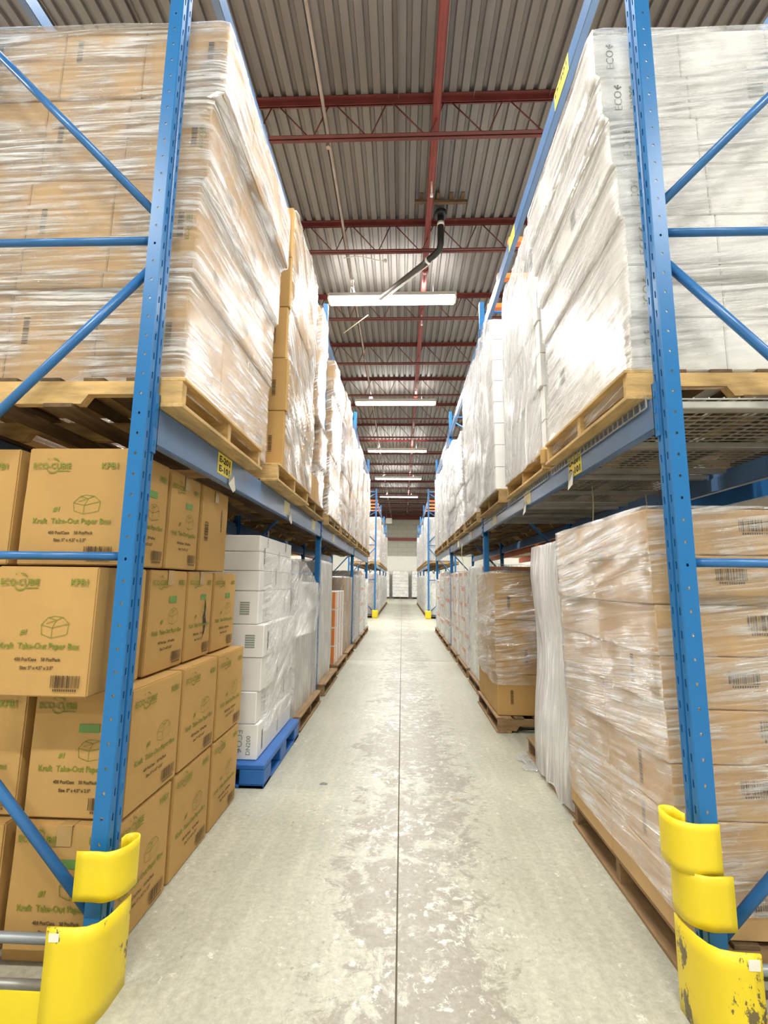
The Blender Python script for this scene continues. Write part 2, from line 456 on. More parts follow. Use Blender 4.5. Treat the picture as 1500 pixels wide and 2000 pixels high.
# ceiling services ----------------------------------------------------------
def services():
    t = thing('sprinkler_pipe', 'long red sprinkler main threaded through the roof joists right of the aisle centre', 'pipe', (0, 0, 0))
    bm = bmesh.new(); tube(bm, (.385, YB, 7.10), (.385, YF - 1.1, 7.10), .052, 16)
    bm_obj('pipe', bm, 'red_pipe', t)
    for k in range(7):
        y = 2.0 + k * 6.0
        bm = bmesh.new(); tube(bm, (.385, y - .06, 7.10), (.385, y + .06, 7.10), .066, 16)
        bm_obj('coupling', bm, 'red_pipe', t)
    for k in range(10):
        y = 6.0 + k * 3.4
        bm = bmesh.new(); tube(bm, (.385, y, 6.85), (.385, y, 7.06), .012, 8); tube(bm, (.385, y, 6.81), (.385, y, 6.85), .022, 10)
        bm_obj('sprinkler_head', bm, 'white_metal', t)
    t = thing('branch_pipe', 'thin brown branch pipe with small drops running along the left of the aisle ceiling', 'pipe')
    bm = bmesh.new(); tube(bm, (-.99, YB, 7.02), (-.97, YF - 1.1, 7.02), .020, 10)
    bm_obj('pipe', bm, 'pipe_grey', t)
    for k in range(13):
        y = 5.25 + k * 2.9
        bm = bmesh.new(); tube(bm, (-.98, y - .05, 7.02), (-.98, y + .05, 7.02), .034, 10)
        tube(bm, (-.98, y, 6.88), (-.98, y, 7.0), .012, 8); tube(bm, (-.98, y, 6.86), (-.98, y, 6.885), .03, 10)
        bm_obj('sprinkler_head', bm, 'white_metal' if k % 2 else 'pipe_grey', t)
    # roof drain: wooden blocking, black pipe with an elbow
    t = thing('roof_drain', 'black roof drain pipe with white band and elbow below brown wooden blocking', 'pipe')
    for xa, xb, yy in ((.16, .36, 6.60), (.44, .98, 6.62)):
        bm = bmesh.new(); box(bm, xa, xb, yy, yy + .05, ZDECK - .07, ZDECK - .02, .004)
        bm_obj('blocking', bm, 'old_wood', t)
    for xx in (.24, .5, .70, .88):
        bm = bmesh.new(); box(bm, xx, xx + .05, 6.50, 6.72, ZDECK - .018, ZDECK - .002, .002)
        bm_obj('blocking', bm, 'old_wood', t)
    bm = bmesh.new()
    path_tube(bm, [(.585, 6.86, 7.30), (.585, 6.86, 7.08), (.585, 6.88, 6.88), (.585, 6.90, 6.76), (.565, 6.93, 6.69), (.50, 7.0, 6.655), (.42, 7.1, 6.65), (.34, 7.2, 6.65)], .052, 14)
    bm_obj('elbow_pipe', bm, 'black_pipe', t)
    bm = bmesh.new(); path_tube(bm, [(.36, 7.18, 6.65), (-.45, 8.18, 6.66)], .046, 14)
    bm_obj('run_pipe', bm, 'dull_pipe', t)
    bm = bmesh.new(); path_tube(bm, [(.39, 7.20, 6.60), (-.40, 8.18, 6.61)], .010, 6)
    bm_obj('support_rod', bm, 'white_metal', t)
    bm = bmesh.new(); path_tube(bm, [(-.72, 8.75, 6.66), (-1.3, 9.5, 6.70)], .009, 6)
    bm_obj('guy_wire', bm, 'cream_tag', t)
    bm = bmesh.new(); tube(bm, (.585, 6.865, 7.06), (.585, 6.86, 7.12), .058, 16)
    bm_obj('white_band', bm, 'white_metal', t)
    bm = bmesh.new(); tube(bm, (.41, 7.11, 6.65), (.385, 7.14, 6.65), .062, 16)
    bm_obj('ring_clamp', bm, 'white_metal', t)
    bm = bmesh.new(); tube(bm, (.585, 6.86, 7.22), (.585, 6.86, 7.30), .10, 18)
    bm_obj('drain_bowl', bm, 'black_pipe', t)
    # white wire with a round sensor
    bm = bmesh.new()
    pts = [(-1.05 + .09 * k, 7.45 + .004 * k, 6.95 + .04 * math.sin(k * .6)) for k in range(9)]
    path_tube(bm, pts, .007, 6)
    t = bm_obj('wire', bm, 'white_metal')
    t.name = 'ceiling_wire'
    tag(t, 'thin pale wire with a round sensor hanging under the deck left of the black pipe', 'wire')
    bm = bmesh.new(); bmesh.ops.create_uvsphere(bm, u_segments=12, v_segments=8, radius=.035)
    s = bm_obj('sensor', bm, 'white_metal', t, pts[-1], smooth=True)
services()

# light fixtures ------------------------------------------------------------
def fixtures():
    Lh = 1.22
    def build(label, loc, group):
        t = thing('ceiling_light', label, 'ceiling light', loc, 0, group)
        bm = bmesh.new()
        prof = [(-.07, .12), (-.07, .06), (-.17, -.005), (-.17, -.015), (-.065, .05), (.065, .05), (.17, -.015), (.17, -.005), (.07, .06), (.07, .12)]
        a = [bm.verts.new((-Lh, y, z)) for y, z in prof]; b = [bm.verts.new((Lh, y, z)) for y, z in prof]
        n = len(prof)
        for k in range(n): bm.faces.new((a[k], a[(k + 1) % n], b[(k + 1) % n], b[k]))
        bm.faces.new(a[::-1]); bm.faces.new(b)
        bm_obj('reflector', bm, 'white_metal', t)
        for sy in (-.07, .07):
            bm = bmesh.new(); tube(bm, (-Lh + .03, sy, .0), (Lh - .03, sy, .0), .024, 12)
            bm_obj('tube', bm, 'tube', t)
        for sx in (-1, 1):
            bm = bmesh.new(); box(bm, sx * Lh - .02, sx * Lh + .02, -.11, .11, -.03, .08, .004)
            bm_obj('end_cap', bm, 'white_metal', t)
            bm = bmesh.new(); tube(bm, (sx * .8, 0, .12), (sx * .8, 0, ZDECK - loc[2]), .004, 6)
            bm_obj('hanger', bm, 'galv', t)
        ld = bpy.data.lights.new('tube_light', 'AREA'); ld.shape = 'RECTANGLE'; ld.size = 2.35; ld.size_y = .22
        ld.energy = LAMP_W; ld.color = (1.0, 0.98, 0.93); ld.spread = math.radians(175)
        lo = bpy.data.objects.new('tube_light', ld); COL.objects.link(lo); lo.parent = t; lo.location = (0, 0, -.04)
        ld = bpy.data.lights.new('tube_uplight', 'AREA'); ld.shape = 'RECTANGLE'; ld.size = 2.35; ld.size_y = .1
        ld.energy = LAMP_W * .16; ld.color = (1.0, 0.98, 0.93)
        lo = bpy.data.objects.new('tube_uplight', ld); COL.objects.link(lo); lo.parent = t; lo.location = (0, 0, .13); lo.rotation_euler = (math.pi, 0, 0)
        return t
    for k in range(-3, 5):
        y = 8.45 + 5.36 * k
        lab = ('long twin-tube ceiling light over the aisle, %s nearest of the five in view' % ordinal(k)) if k >= 0 else 'aisle ceiling light out of view above or behind the camera, %s back' % ordinal(-k - 1)
        build(lab, (-.235, y, 6.80), 'lights over the middle aisle' if k >= 0 else 'lights behind the camera')
    for x in (-4.5, 4.3):  # unseen lamps put in for ambient light; the farthest brighten the end wall
        for k in range(-2, 7, 1):
            build('unseen ceiling light over the neighbouring aisle behind the %s rack, %s along' % ('left' if x < 0 else 'right', ordinal(k + 2)), (x, 8.45 + 5.36 * k, 6.80), 'unseen lights over neighbouring aisles')
fixtures()

# ------------------------------------------------------------------ racks
PITCH = .0825
def post_mesh(height, holes=True):
    """open steel post; aisle face looks to +x, brace face to -y. plan: x in -0.06..0, y in 0..0.08"""
    # plan profile (x, y, hole type of the strip that starts here)
    P = [(-.060, .062, None), (-.060, .080, None), (-.004, .080, None), (0, .076, None), (0, .067, 's'), (0, .058, None), (0, .050, None), (-.010, .046, None),
         (-.010, .034, None), (0, .030, None), (0, .022, 's'), (0, .013, None), (0, .004, None), (-.004, 0, None), (-.024, 0, 'r'), (-.036, 0, None),
         (-.060, 0, None), (-.060, .018, None)]
    bm = bmesh.new()
    nz = int(height / PITCH)
    zs = []
    for k in range(nz):
        z = k * PITCH
        zs += [(z, 0), (z + PITCH * .34, 1), (z + PITCH * .66, 0)]
    zs.append((height, 0))
    rows = [[bm.verts.new((x, y, z)) for x, y, _ in P] for z, _ in zs]
    for r in range(len(zs) - 1):
        for i in range(len(P) - 1):
            ty = P[i][2]
            if holes and ty and zs[r][1]:
                a, b, c, d = rows[r][i], rows[r][i + 1], rows[r + 1][i + 1], rows[r + 1][i]
                ctr = (a.co + b.co + c.co + d.co) / 4
                ex = (b.co - a.co) * .5; ez = Vector((0, 0, 1))
                hw = ex.length
                n = 8
                ring = []
                for q in range(n):
                    an = math.pi / 4 * q + math.pi / 4
                    if ty == 's': off = ex * .92 * max(-1, min(1, 1.35 * math.cos(an))) + ez * .0150 * max(-1, min(1, 1.25 * math.sin(an))) + ex * .25 * math.sin(an) * -.3
                    else: off = ex * .82 * math.cos(an) + ez * .0062 * math.sin(an)
                    ring.append(bm.verts.new(ctr + off))
                # corners: a(-,-) b(+,-) c(+,+) d(-,+)   ring index 0 = (+,+)
                cs = {0: c, 2: d, 4: a, 6: b}
                for q in (0, 2, 4, 6):
                    c0 = cs[q]; c1 = cs[(q + 2) % 8]
                    bm.faces.new((c0, c1, ring[(q + 2) % 8], ring[q + 1], ring[q]))
                continue
            bm.faces.new((rows[r][i], rows[r][i + 1], rows[r + 1][i + 1], rows[r + 1][i]))
    bmesh.ops.recalc_face_normals(bm, faces=bm.faces)
    bmesh.ops.solidify(bm, geom=bm.faces, thickness=.0025)
    me = bpy.data.meshes.new('post'); bm.to_mesh(me); bm.free()
    return me
FH = 5.05
post_detail = post_mesh(FH, True)
post_plain = post_mesh(FH, False)
DEPTH = 1.10

def brace_mesh(p0, p1, r=.017):
    bm = bmesh.new(); tube(bm, p0, p1, r, 12); return bm

def upright(side, y, xface, label, detail, group, guards=None):
    """side -1: left rack (aisle to +x); +1: right rack (aisle to -x). local frame: aisle face at x=0, rack body to -x"""
    t = thing('upright_frame', label, 'rack frame', (xface, y, 0), 0, group)
    s = 1 if side < 0 else -1
    pm = post_detail if detail else post_plain
    a = mesh_obj('post', pm, 'blue', t, (0, 0, 0)); a.scale = (s, 1, 1)
    b = mesh_obj('post', pm, 'blue', t, (s * -(DEPTH - .0), 0, 0)); b.scale = (-s, 1, 1)
    yb = .040
    hz = [.13, 1.455, 2.805, 4.15, 4.93]
    for z in hz:
        bm_obj('horizontal_brace', brace_mesh((s * -.055, yb, z), (s * -(DEPTH - .055), yb, z), .0165), 'grey_brace' if z < .5 and detail else 'blue_brace', t)
    dg = [(.055, .22, .68), (.055, 2.66, 1.62), (.055, 2.93, 3.98), (.055, 4.83, 4.25)]
    dgs = [(.055, .21, 1.045, 1.22), (1.045, 1.60, .055, 2.68), (.055, 2.93, 1.045, 3.95), (1.045, 4.25, .055, 4.86)]
    for x0, z0, x1, z1 in dgs:
        bm_obj('diagonal_brace', brace_mesh((s * -x0, yb, z0), (s * -x1, yb, z1), .018), 'blue_brace', t)
    for xx in (0, DEPTH - .06):
        bm = bmesh.new(); x0, x1 = sorted((s * -(xx - .02), s * -(xx + .08)))
        box(bm, x0, x1, -.02, .10, 0, .008)
        bm_obj('foot_plate', bm, 'blue_brace', t)
    return t

Y1 = 1.75; BAY = 4.05
RUN1 = [Y1 + BAY * k for k in range(4)]
RUN2 = [18.45 + BAY * k for k in range(4)]
XL = -1.015; XR = 1.0
for i, y in enumerate(RUN1):
    for sd, xf, nm in ((-1, XL, 'left'), (1, XR, 'right')):
        pos = ['nearest the camera with yellow guards at its foot', 'second along the aisle', 'third along the aisle', 'fourth along the aisle, ending the first run'][i]
        upright(sd, y, xf, 'blue slotted rack frame on the %s, %s' % (nm, pos), i < 2, 'rack frames in the near run')
for i, y in enumerate(RUN2):
    for sd, xf, nm in ((-1, XL, 'left'), (1, XR, 'right')):
        upright(sd, y, xf, 'blue rack frame of the far run on the %s, %s one after the cross gap' % (nm, ordinal(i)), False, 'rack frames in the far run')

# beams ---------------------------------------------------------------------
def beam(side, xface, y0, y1, z0, z1, label, rear=False, group=None):
    """step beam; aisle-side face at xface"""
    s = 1 if side < 0 else -1
    t = thing('rack_beam', label, 'rack beam', (xface, y0, z0), 0, group)
    h = z1 - z0; L = y1 - y0
    bm = bmesh.new()
    prof = [(0, 0), (0, h), (-.028, h), (-.028, h - .04), (-.045, h - .04), (-.045, 0)]
    ra = [bm.verts.new((s * x, 0.0, z)) for x, z in prof]; rb = [bm.verts.new((s * x, L, z)) for x, z in prof]
    n = len(prof)
    for k in range(n): bm.faces.new((ra[k], ra[(k + 1) % n], rb[(k + 1) % n], rb[k]))
    bm.faces.new(ra); bm.faces.new(rb[::-1])
    bmesh.ops.recalc_face_normals(bm, faces=bm.faces)
    bmesh.ops.bevel(bm, geom=[e for e in bm.edges if abs((e.verts[0].co - e.verts[1].co).y) > .5], offset=.004, segments=2, affect='EDGES')
    bm_obj('beam_face', bm, 'blue_beam', t)
    for yy, dd in ((0, -1), (L, 1)):
        bm = bmesh.new()
        ya, yb = sorted((yy, yy + dd * -.004))
        box(bm, *sorted((s * -.05, s * .006)), *sorted((yy, yy + dd * .004)), -.04, h + .05)
        box(bm, *sorted((s * .001, s * .006)), *sorted((yy, yy + dd * .036)), -.04, h + .05)
        for q in range(3):
            zc = -.01 + q * (h + .05 - .01) / 2.6
            box(bm, *sorted((s * .006, s * .0095)), *sorted((yy + dd * .012, yy + dd * .022)), zc, zc + .022)
        bm_obj('end_connector', bm, 'blue', t)
    return t

BEAM = {}
ZL0, ZL1 = 1.915, 2.075
ZR0, ZR1 = 1.985, 2.115
for i in range(3):
    ya, yb = RUN1[i] + .08, RUN1[i + 1]
    for sd, xf, nm, z0, z1 in ((-1, XL + .002, 'left', ZL0, ZL1), (1, XR - .002, 'right', ZR0, ZR1)):
        s = 1 if sd < 0 else -1
        w_ = ['nearest bay', 'second bay', 'third bay'][i]
        BEAM[(nm, i)] = beam(sd, xf, ya, yb, z0, z1, 'blue front shelf beam of the %s on the %s' % (w_, nm), group='front shelf beams')
        beam(-sd, xf - s * (DEPTH + .005), ya, yb, z0, z1, 'blue rear shelf beam of the %s on the %s' % (w_, nm), group='rear shelf beams')
        BEAM[(nm, i, 'up')] = beam(sd, xf, ya, yb, 4.48, 4.61, 'blue top-level front beam of the %s on the %s under the roof' % (w_, nm), group='top beams')
        beam(-sd, xf - s * (DEPTH + .005), ya, yb, 4.48, 4.61, 'blue top-level rear beam of the %s on the %s' % (w_, nm), group='top beams')
for i in range(3):
    ya, yb = RUN2[i] + .08, RUN2[i + 1]
    for sd, xf, nm in ((-1, XL + .002, 'left'), (1, XR - .002, 'right')):
        s = 1 if sd < 0 else -1
        beam(sd, xf, ya, yb, 1.93, 2.07, 'shelf beam of the far run on the %s, %s bay after the gap' % (nm, ordinal(i)), group='far run beams')
        beam(sd, xf, ya, yb, 4.48, 4.61, 'top beam of the far run on the %s, %s bay after the gap' % (nm, ordinal(i)), group='far run beams')

# orange cross bars on the top level
bm = bmesh.new(); box(bm, 0, DEPTH - .01, -.035, .035, 0, .06, .003); me_cross = bpy.data.meshes.new('cross_bar'); bm.to_mesh(me_cross); bm.free()
def crossbar(x, y, label):
    o = mesh_obj('cross_bar', me_cross, 'orange', None, (x, y, 4.612)); tag(o, label, 'cross bar', 'orange cross bars')
for k, y in enumerate((4.17, 4.71, 5.26)):
    crossbar(XR + .004, y, 'orange cross bar on the top beams right, %s of three behind the blue beam' % ['nearest', 'middle', 'farthest'][k])
    crossbar(-2.09, y + .1, 'orange cross bar lying on the left top beams above wrapped cartons, %s of three' % ['nearest', 'middle', 'farthest'][k])
for k in range(4):
    crossbar(XR + .004, 18.9 + .9 * k, 'small far orange cross bar on the right beyond the gap, %s from the gap' % ordinal(k))
    crossbar(-2.09, 18.9 + .9 * k, 'small far orange cross bar on the left beyond the gap, %s from the gap' % ordinal(k))

# ------------------------------------------------------------------ lettering
def text_bm(bm, s, size, x, z, mat_i, align='LEFT', bold=0.0, rot=0.0, shear=0.0, sx=1.0):
    cu = bpy.data.curves.new('t', 'FONT'); cu.body = s; cu.size = size; cu.align_x = align; cu.offset = bold; cu.shear = shear
    cu.resolution_u = 2
    o = bpy.data.objects.new('t', cu); COL.objects.link(o)
    dg = bpy.context.evaluated_depsgraph_get()
    me = bpy.data.meshes.new_from_object(o.evaluated_get(dg))
    bpy.data.objects.remove(o); bpy.data.curves.remove(cu)
    c, sn = math.cos(rot), math.sin(rot)
    vs = [bm.verts.new((x + (v.co.x * sx) * c - v.co.y * sn, 0, z + (v.co.x * sx) * sn + v.co.y * c)) for v in me.vertices]
    for p in me.polygons:
        try:
            f = bm.faces.new([vs[i] for i in p.vertices]); f.material_index = mat_i
        except ValueError: pass
    bpy.data.meshes.remove(me)

def rect(bm, x0, x1, z0, z1, mi, dy=0.0):
    vs = [bm.verts.new(p) for p in ((x0, dy, z0), (x1, dy, z0), (x1, dy, z1), (x0, dy, z1))]
    f = bm.faces.new(vs); f.material_index = mi
def line(bm, a, b, w_, mi):
    a = Vector((a[0], 0, a[1])); b = Vector((b[0], 0, b[1])); d = (b - a); n = Vector((-d.z, 0, d.x)).normalized() * w_ / 2
    vs = [bm.verts.new(p) for p in (a - n, b - n, b + n, a + n)]
    f = bm.faces.new(vs); f.material_index = mi
def arc(bm, cx, cz, r, a0, a1, w_, mi, n=14):
    for k in range(n):
        t0 = a0 + (a1 - a0) * k / n; t1 = a0 + (a1 - a0) * (k + 1) / n
        ww = w_ * (0.35 + 0.65 * math.sin(math.pi * (k + .5) / n))
        line(bm, (cx + r * math.cos(t0), cz + r * math.sin(t0)), (cx + r * math.cos(t1), cz + r * math.sin(t1)), ww, mi)
def barcode(bm, x0, x1, z0, z1, mi, rnd, vertical=False, digits=True):
    p = (x0 if not vertical else z0); end = (x1 if not vertical else z1)
    while p < end:
        w_ = rnd.choice((.002, .003, .005, .007)); w_ = min(w_, end - p)
        if not vertical: rect(bm, p, p + w_, z0 + (z1 - z0) * .22, z1, mi)
        else: rect(bm, x0, x0 + (x1 - x0) * .8, p, p + w_, mi)
        p += w_ + rnd.choice((.002, .003, .0045))
    if digits:
        if not vertical:
            q = x0 + .012
            while q < x1 - .012:
                rect(bm, q, q + .006, z0, z0 + (z1 - z0) * .15, mi); q += .009

def finish_print(bm, name, mats):
    # the prints stand 0.6 mm proud of the board
    for v in bm.verts: v.co.y = -.0008
    me = bpy.data.meshes.new(name); bm.to_mesh(me); bm.free()
    for m_ in mats: me.materials.append(M[m_])
    return me

def eco_logo(bm, x, z, s, mi):
    text_bm(bm, 'ECO-CUBIE', .034 * s, x, z, mi, bold=.0007 * s, sx=.98)
    arc(bm, x + .088 * s, z + .012 * s, .030 * s, math.radians(-160), math.radians(-20), .005 * s, mi)
    arc(bm, x + .088 * s, z + .014 * s, .030 * s, math.radians(30), math.radians(100), .006 * s, mi)
    rect(bm, x + .062 * s, x + .068 * s, z + .038 * s, z + .044 * s, mi)
    rect(bm, x + .105 * s, x + .165 * s, z - .012 * s, z - .008 * s, mi)

def carton_sketch(bm, x, z, s, mi):
    w_ = .0022
    P = lambda a, b: (x + a * s, z + b * s)
    for a, b in (((0, .045), (.005, .012)), ((.005, .012), (.045, 0)), ((.045, 0), (.105, .012)), ((.105, .012), (.11, .05)), ((0, .045), (.045, .035)),
                 ((.045, .035), (.045, 0)), ((.045, .035), (.11, .05)), ((0, .045), (.025, .07)), ((.025, .07), (.06, .062)), ((.06, .062), (.085, .072)),
                 ((.085, .072), (.11, .05)), ((.06, .062), (.045, .035)), ((.025, .07), (.05, .076)), ((.05, .076), (.085, .072)), ((.02, .05), (.06, .062))):
        line(bm, P(*a), P(*b), w_, mi)

def print_paperbox(seed=1):
    """the printing on a 0.43 x 0.46 face, origin at the bottom centre, one mesh for each printed piece"""
    rnd = random.Random(seed); out = []
    bm = bmesh.new(); eco_logo(bm, -.195, .405, 1.0, 0); out.append(('logo', finish_print(bm, 'logo', ['green_print'])))
    bm = bmesh.new(); text_bm(bm, 'KPB1', .036, .105, .405, 0, bold=.0010); out.append(('carton_code', finish_print(bm, 'carton_code', ['green_print'])))
    bm = bmesh.new(); text_bm(bm, '#1', .028, -.085, .222, 0, bold=.0008, shear=.2); out.append(('number', finish_print(bm, 'number', ['green_print'])))
    bm = bmesh.new(); carton_sketch(bm, .0, .212, 1.05, 0); out.append(('carton_drawing', finish_print(bm, 'carton_drawing', ['green_print'])))
    bm = bmesh.new(); text_bm(bm, 'Kraft  Take-Out Paper Box', .031, 0, .172, 0, 'CENTER', bold=.0007, sx=.98); out.append(('title_lettering', finish_print(bm, 'title_lettering', ['green_print'])))
    bm = bmesh.new(); text_bm(bm, '450 Pcs/Case    50 Pcs/Pack', .017, 0, .128, 0, 'CENTER', bold=.0005)
    text_bm(bm, 'Size: 5" x 4.5" x 2.5"', .017, 0, .098, 0, 'CENTER', bold=.0005); out.append(('size_lettering', finish_print(bm, 'size_lettering', ['brown_print'])))
    bm = bmesh.new(); barcode(bm, .065, .185, .022, .078, 0, rnd); out.append(('barcode', finish_print(bm, 'barcode', ['brown_print'])))
    return out
PR_A = print_paperbox(1)
bm = bmesh.new(); rect(bm, -.005, .085, .318, .350, 0)
PR_B = PR_A + [('green_label', finish_print(bm, 'green_label', ['green_label']))]
def stick_all(parent, pieces, face, w_, d_, sx):
    for nm, me in pieces:
        p = stick(parent, me, face, 0, 0, nm, w_, d_); p.scale = (sx, 1, .98)
        if nm != 'green_label': p['kind'] = 'stuff'

def print_side(seed):
    rnd = random.Random(seed); bm = bmesh.new()
    barcode(bm, -.15, -.09, .05, .16, 0, rnd, True, False)
    barcode(bm, .08, .10, .12, .26, 0, rnd, True, False)
    return finish_print(bm, 'barcode', ['brown_print'])
PR_SIDE = print_side(3)

def print_bar(seed, w_=.12, h_=.06, mat='brown_print'):
    rnd = random.Random(seed); bm = bmesh.new(); barcode(bm, -w_ / 2, w_ / 2, 0, h_, 0, rnd)
    return finish_print(bm, 'barcode', [mat])
PR_BAR = [print_bar(k) for k in range(4)]
PR_BAR_BIG = print_bar(9, .15, .075)
def print_vbar(seed, mat='brown_print', w_=.035, h_=.13):
    rnd = random.Random(seed); bm = bmesh.new(); barcode(bm, -w_ / 2, w_ / 2, 0, h_, 0, rnd, True)
    return finish_print(bm, 'barcode', [mat])
PR_VBAR = print_vbar(4)
def print_leaf():
    bm = bmesh.new()
    # ECO word turned on its side, with a leaf sprig, and the carton code
    text_bm(bm, 'ECO', .072, .02, .03, 0, rot=math.radians(90), bold=.0002)
    for an in (35, 80, 125):
        a = math.radians(an); c = (-.005, .185)
        for d in range(3):
            line(bm, c, (c[0] + .032 * math.cos(a + .12 * (d - 1)), c[1] + .032 * math.sin(a + .12 * (d - 1))), .006, 0)
    return finish_print(bm, 'logo', ['grey_print'])
PR_LEAF = print_leaf()
def print_code():
    bm = bmesh.new(); text_bm(bm, 'DN200', .042, .0, .02, 0, rot=math.radians(90), bold=.001)
    return finish_print(bm, 'carton_code', ['grey_print'])
PR_CODE = print_code()
def print_patch():
    bm = bmesh.new()
    for k in range(6): rect(bm, -.035, .035, .005 + k * .016, .016 + k * .016, 0)
    return finish_print(bm, 'stock_label', ['grey_print'])
PR_PATCH = print_patch()

# tags on beams
def tags():
    def loc_tag(bk, y, w_, h_, zc, mat, lines=None, extra=True):
        b = BEAM[bk]
        s = 1 if bk[0] == 'left' else -1
        # flat sticker on the beam face
        bm = bmesh.new(); box(bm, -w_ / 2, w_ / 2, -.0012, 0, -h_ / 2, h_ / 2)
        o = bm_obj('location_label', bm, mat, b, (s * .0005, y - b.location.y, zc - b.location.z), math.radians(90 * s))
        if lines:
            bm = bmesh.new()
            for q, tx in enumerate(lines):
                text_bm(bm, tx, h_ * .42, 0, h_ * (.08 - .46 * q), 0, 'CENTER', bold=.002, sx=.86 * w_ / h_)
            me = finish_print(bm, 'lettering', ['black'])
            l = mesh_obj('lettering', me, None, o, (0, -.0012, 0))
        if extra:
            bm = bmesh.new()
            vs = [bm.verts.new(p) for p in ((.0, -.002, .03), (.085, -.002, .035), (.09, -.012, -.05), (.03, -.02, -.075), (-.005, -.004, -.03))]
            bm.faces.new(vs); bmesh.ops.solidify(bm, geom=bm.faces, thickness=.001)
            bm_obj('paper_scrap', bm, 'paper', b, (s * .003, y + (.06 if s > 0 else .10) - b.location.y, zc - .06 - b.location.z), math.radians(90 * s))
    loc_tag(('left', 0), 2.58, .21, .115, 2.01, 'yellow_tag', ('E-201', 'E-101'))
    loc_tag(('right', 0), 2.70, .20, .12, 2.052, 'yellow_tag', ('D-201', 'D-101'))
    loc_tag(('left', 0), 4.05, .20, .11, 2.0, 'cream_tag')
    loc_tag(('left', 0), 5.30, .20, .11, 2.0, 'cream_tag', extra=False)
    loc_tag(('right', 0), 3.75, .20, .11, 2.05, 'cream_tag')
    loc_tag(('right', 0), 5.1, .20, .11, 2.05, 'cream_tag', extra=False)
    loc_tag(('right', 1), 6.9, .20, .11, 2.05, 'cream_tag', extra=False)
    loc_tag(('right', 1), 8.4, .20, .11, 2.05, 'cream_tag', extra=False)
    loc_tag(('left', 1), 6.9, .20, .11, 2.0, 'cream_tag', extra=False)
    loc_tag(('right', 0, 'up'), 2.62, .26, .12, 4.545, 'yellow_tag', ('D-301',), extra=False)
    loc_tag(('right', 0, 'up'), 4.0, .22, .12, 4.545, 'yellow_tag', extra=False)
    loc_tag(('right', 0, 'up'), 5.3, .22, .12, 4.545, 'cream_tag', extra=False)
tags()

# ------------------------------------------------------------------ column guards
def guard_plate(pts, z0, z1, t=.006):
    """vertical bent plate along plan points; z1 may be a list of heights"""
    bm = bmesh.new()
    n = len(pts)
    zt = z1 if isinstance(z1, list) else [z1] * n
    zb = z0 if isinstance(z0, list) else [z0] * n
    cols = []
    nz = 6
    for i, (x, y) in enumerate(pts):
        cols.append([bm.verts.new((x, y, zb[i] + (zt[i] - zb[i]) * k / nz)) for k in range(nz + 1)])
    for i in range(n - 1):
        for k in range(nz):
            f = bm.faces.new((cols[i][k], cols[i + 1][k], cols[i + 1][k + 1], cols[i][k + 1])); f.smooth = True
    bmesh.ops.recalc_face_normals(bm, faces=bm.faces)
    bmesh.ops.solidify(bm, geom=bm.faces, thickness=t)
    return bm

def arc_pts(cx, cy, r, a0, a1, n=10, ry=None):
    ry = ry or r
    return [(cx + r * math.cos(math.radians(a0 + (a1 - a0) * k / n)), cy + ry * math.sin(math.radians(a0 + (a1 - a0) * k / n))) for k in range(n + 1)]

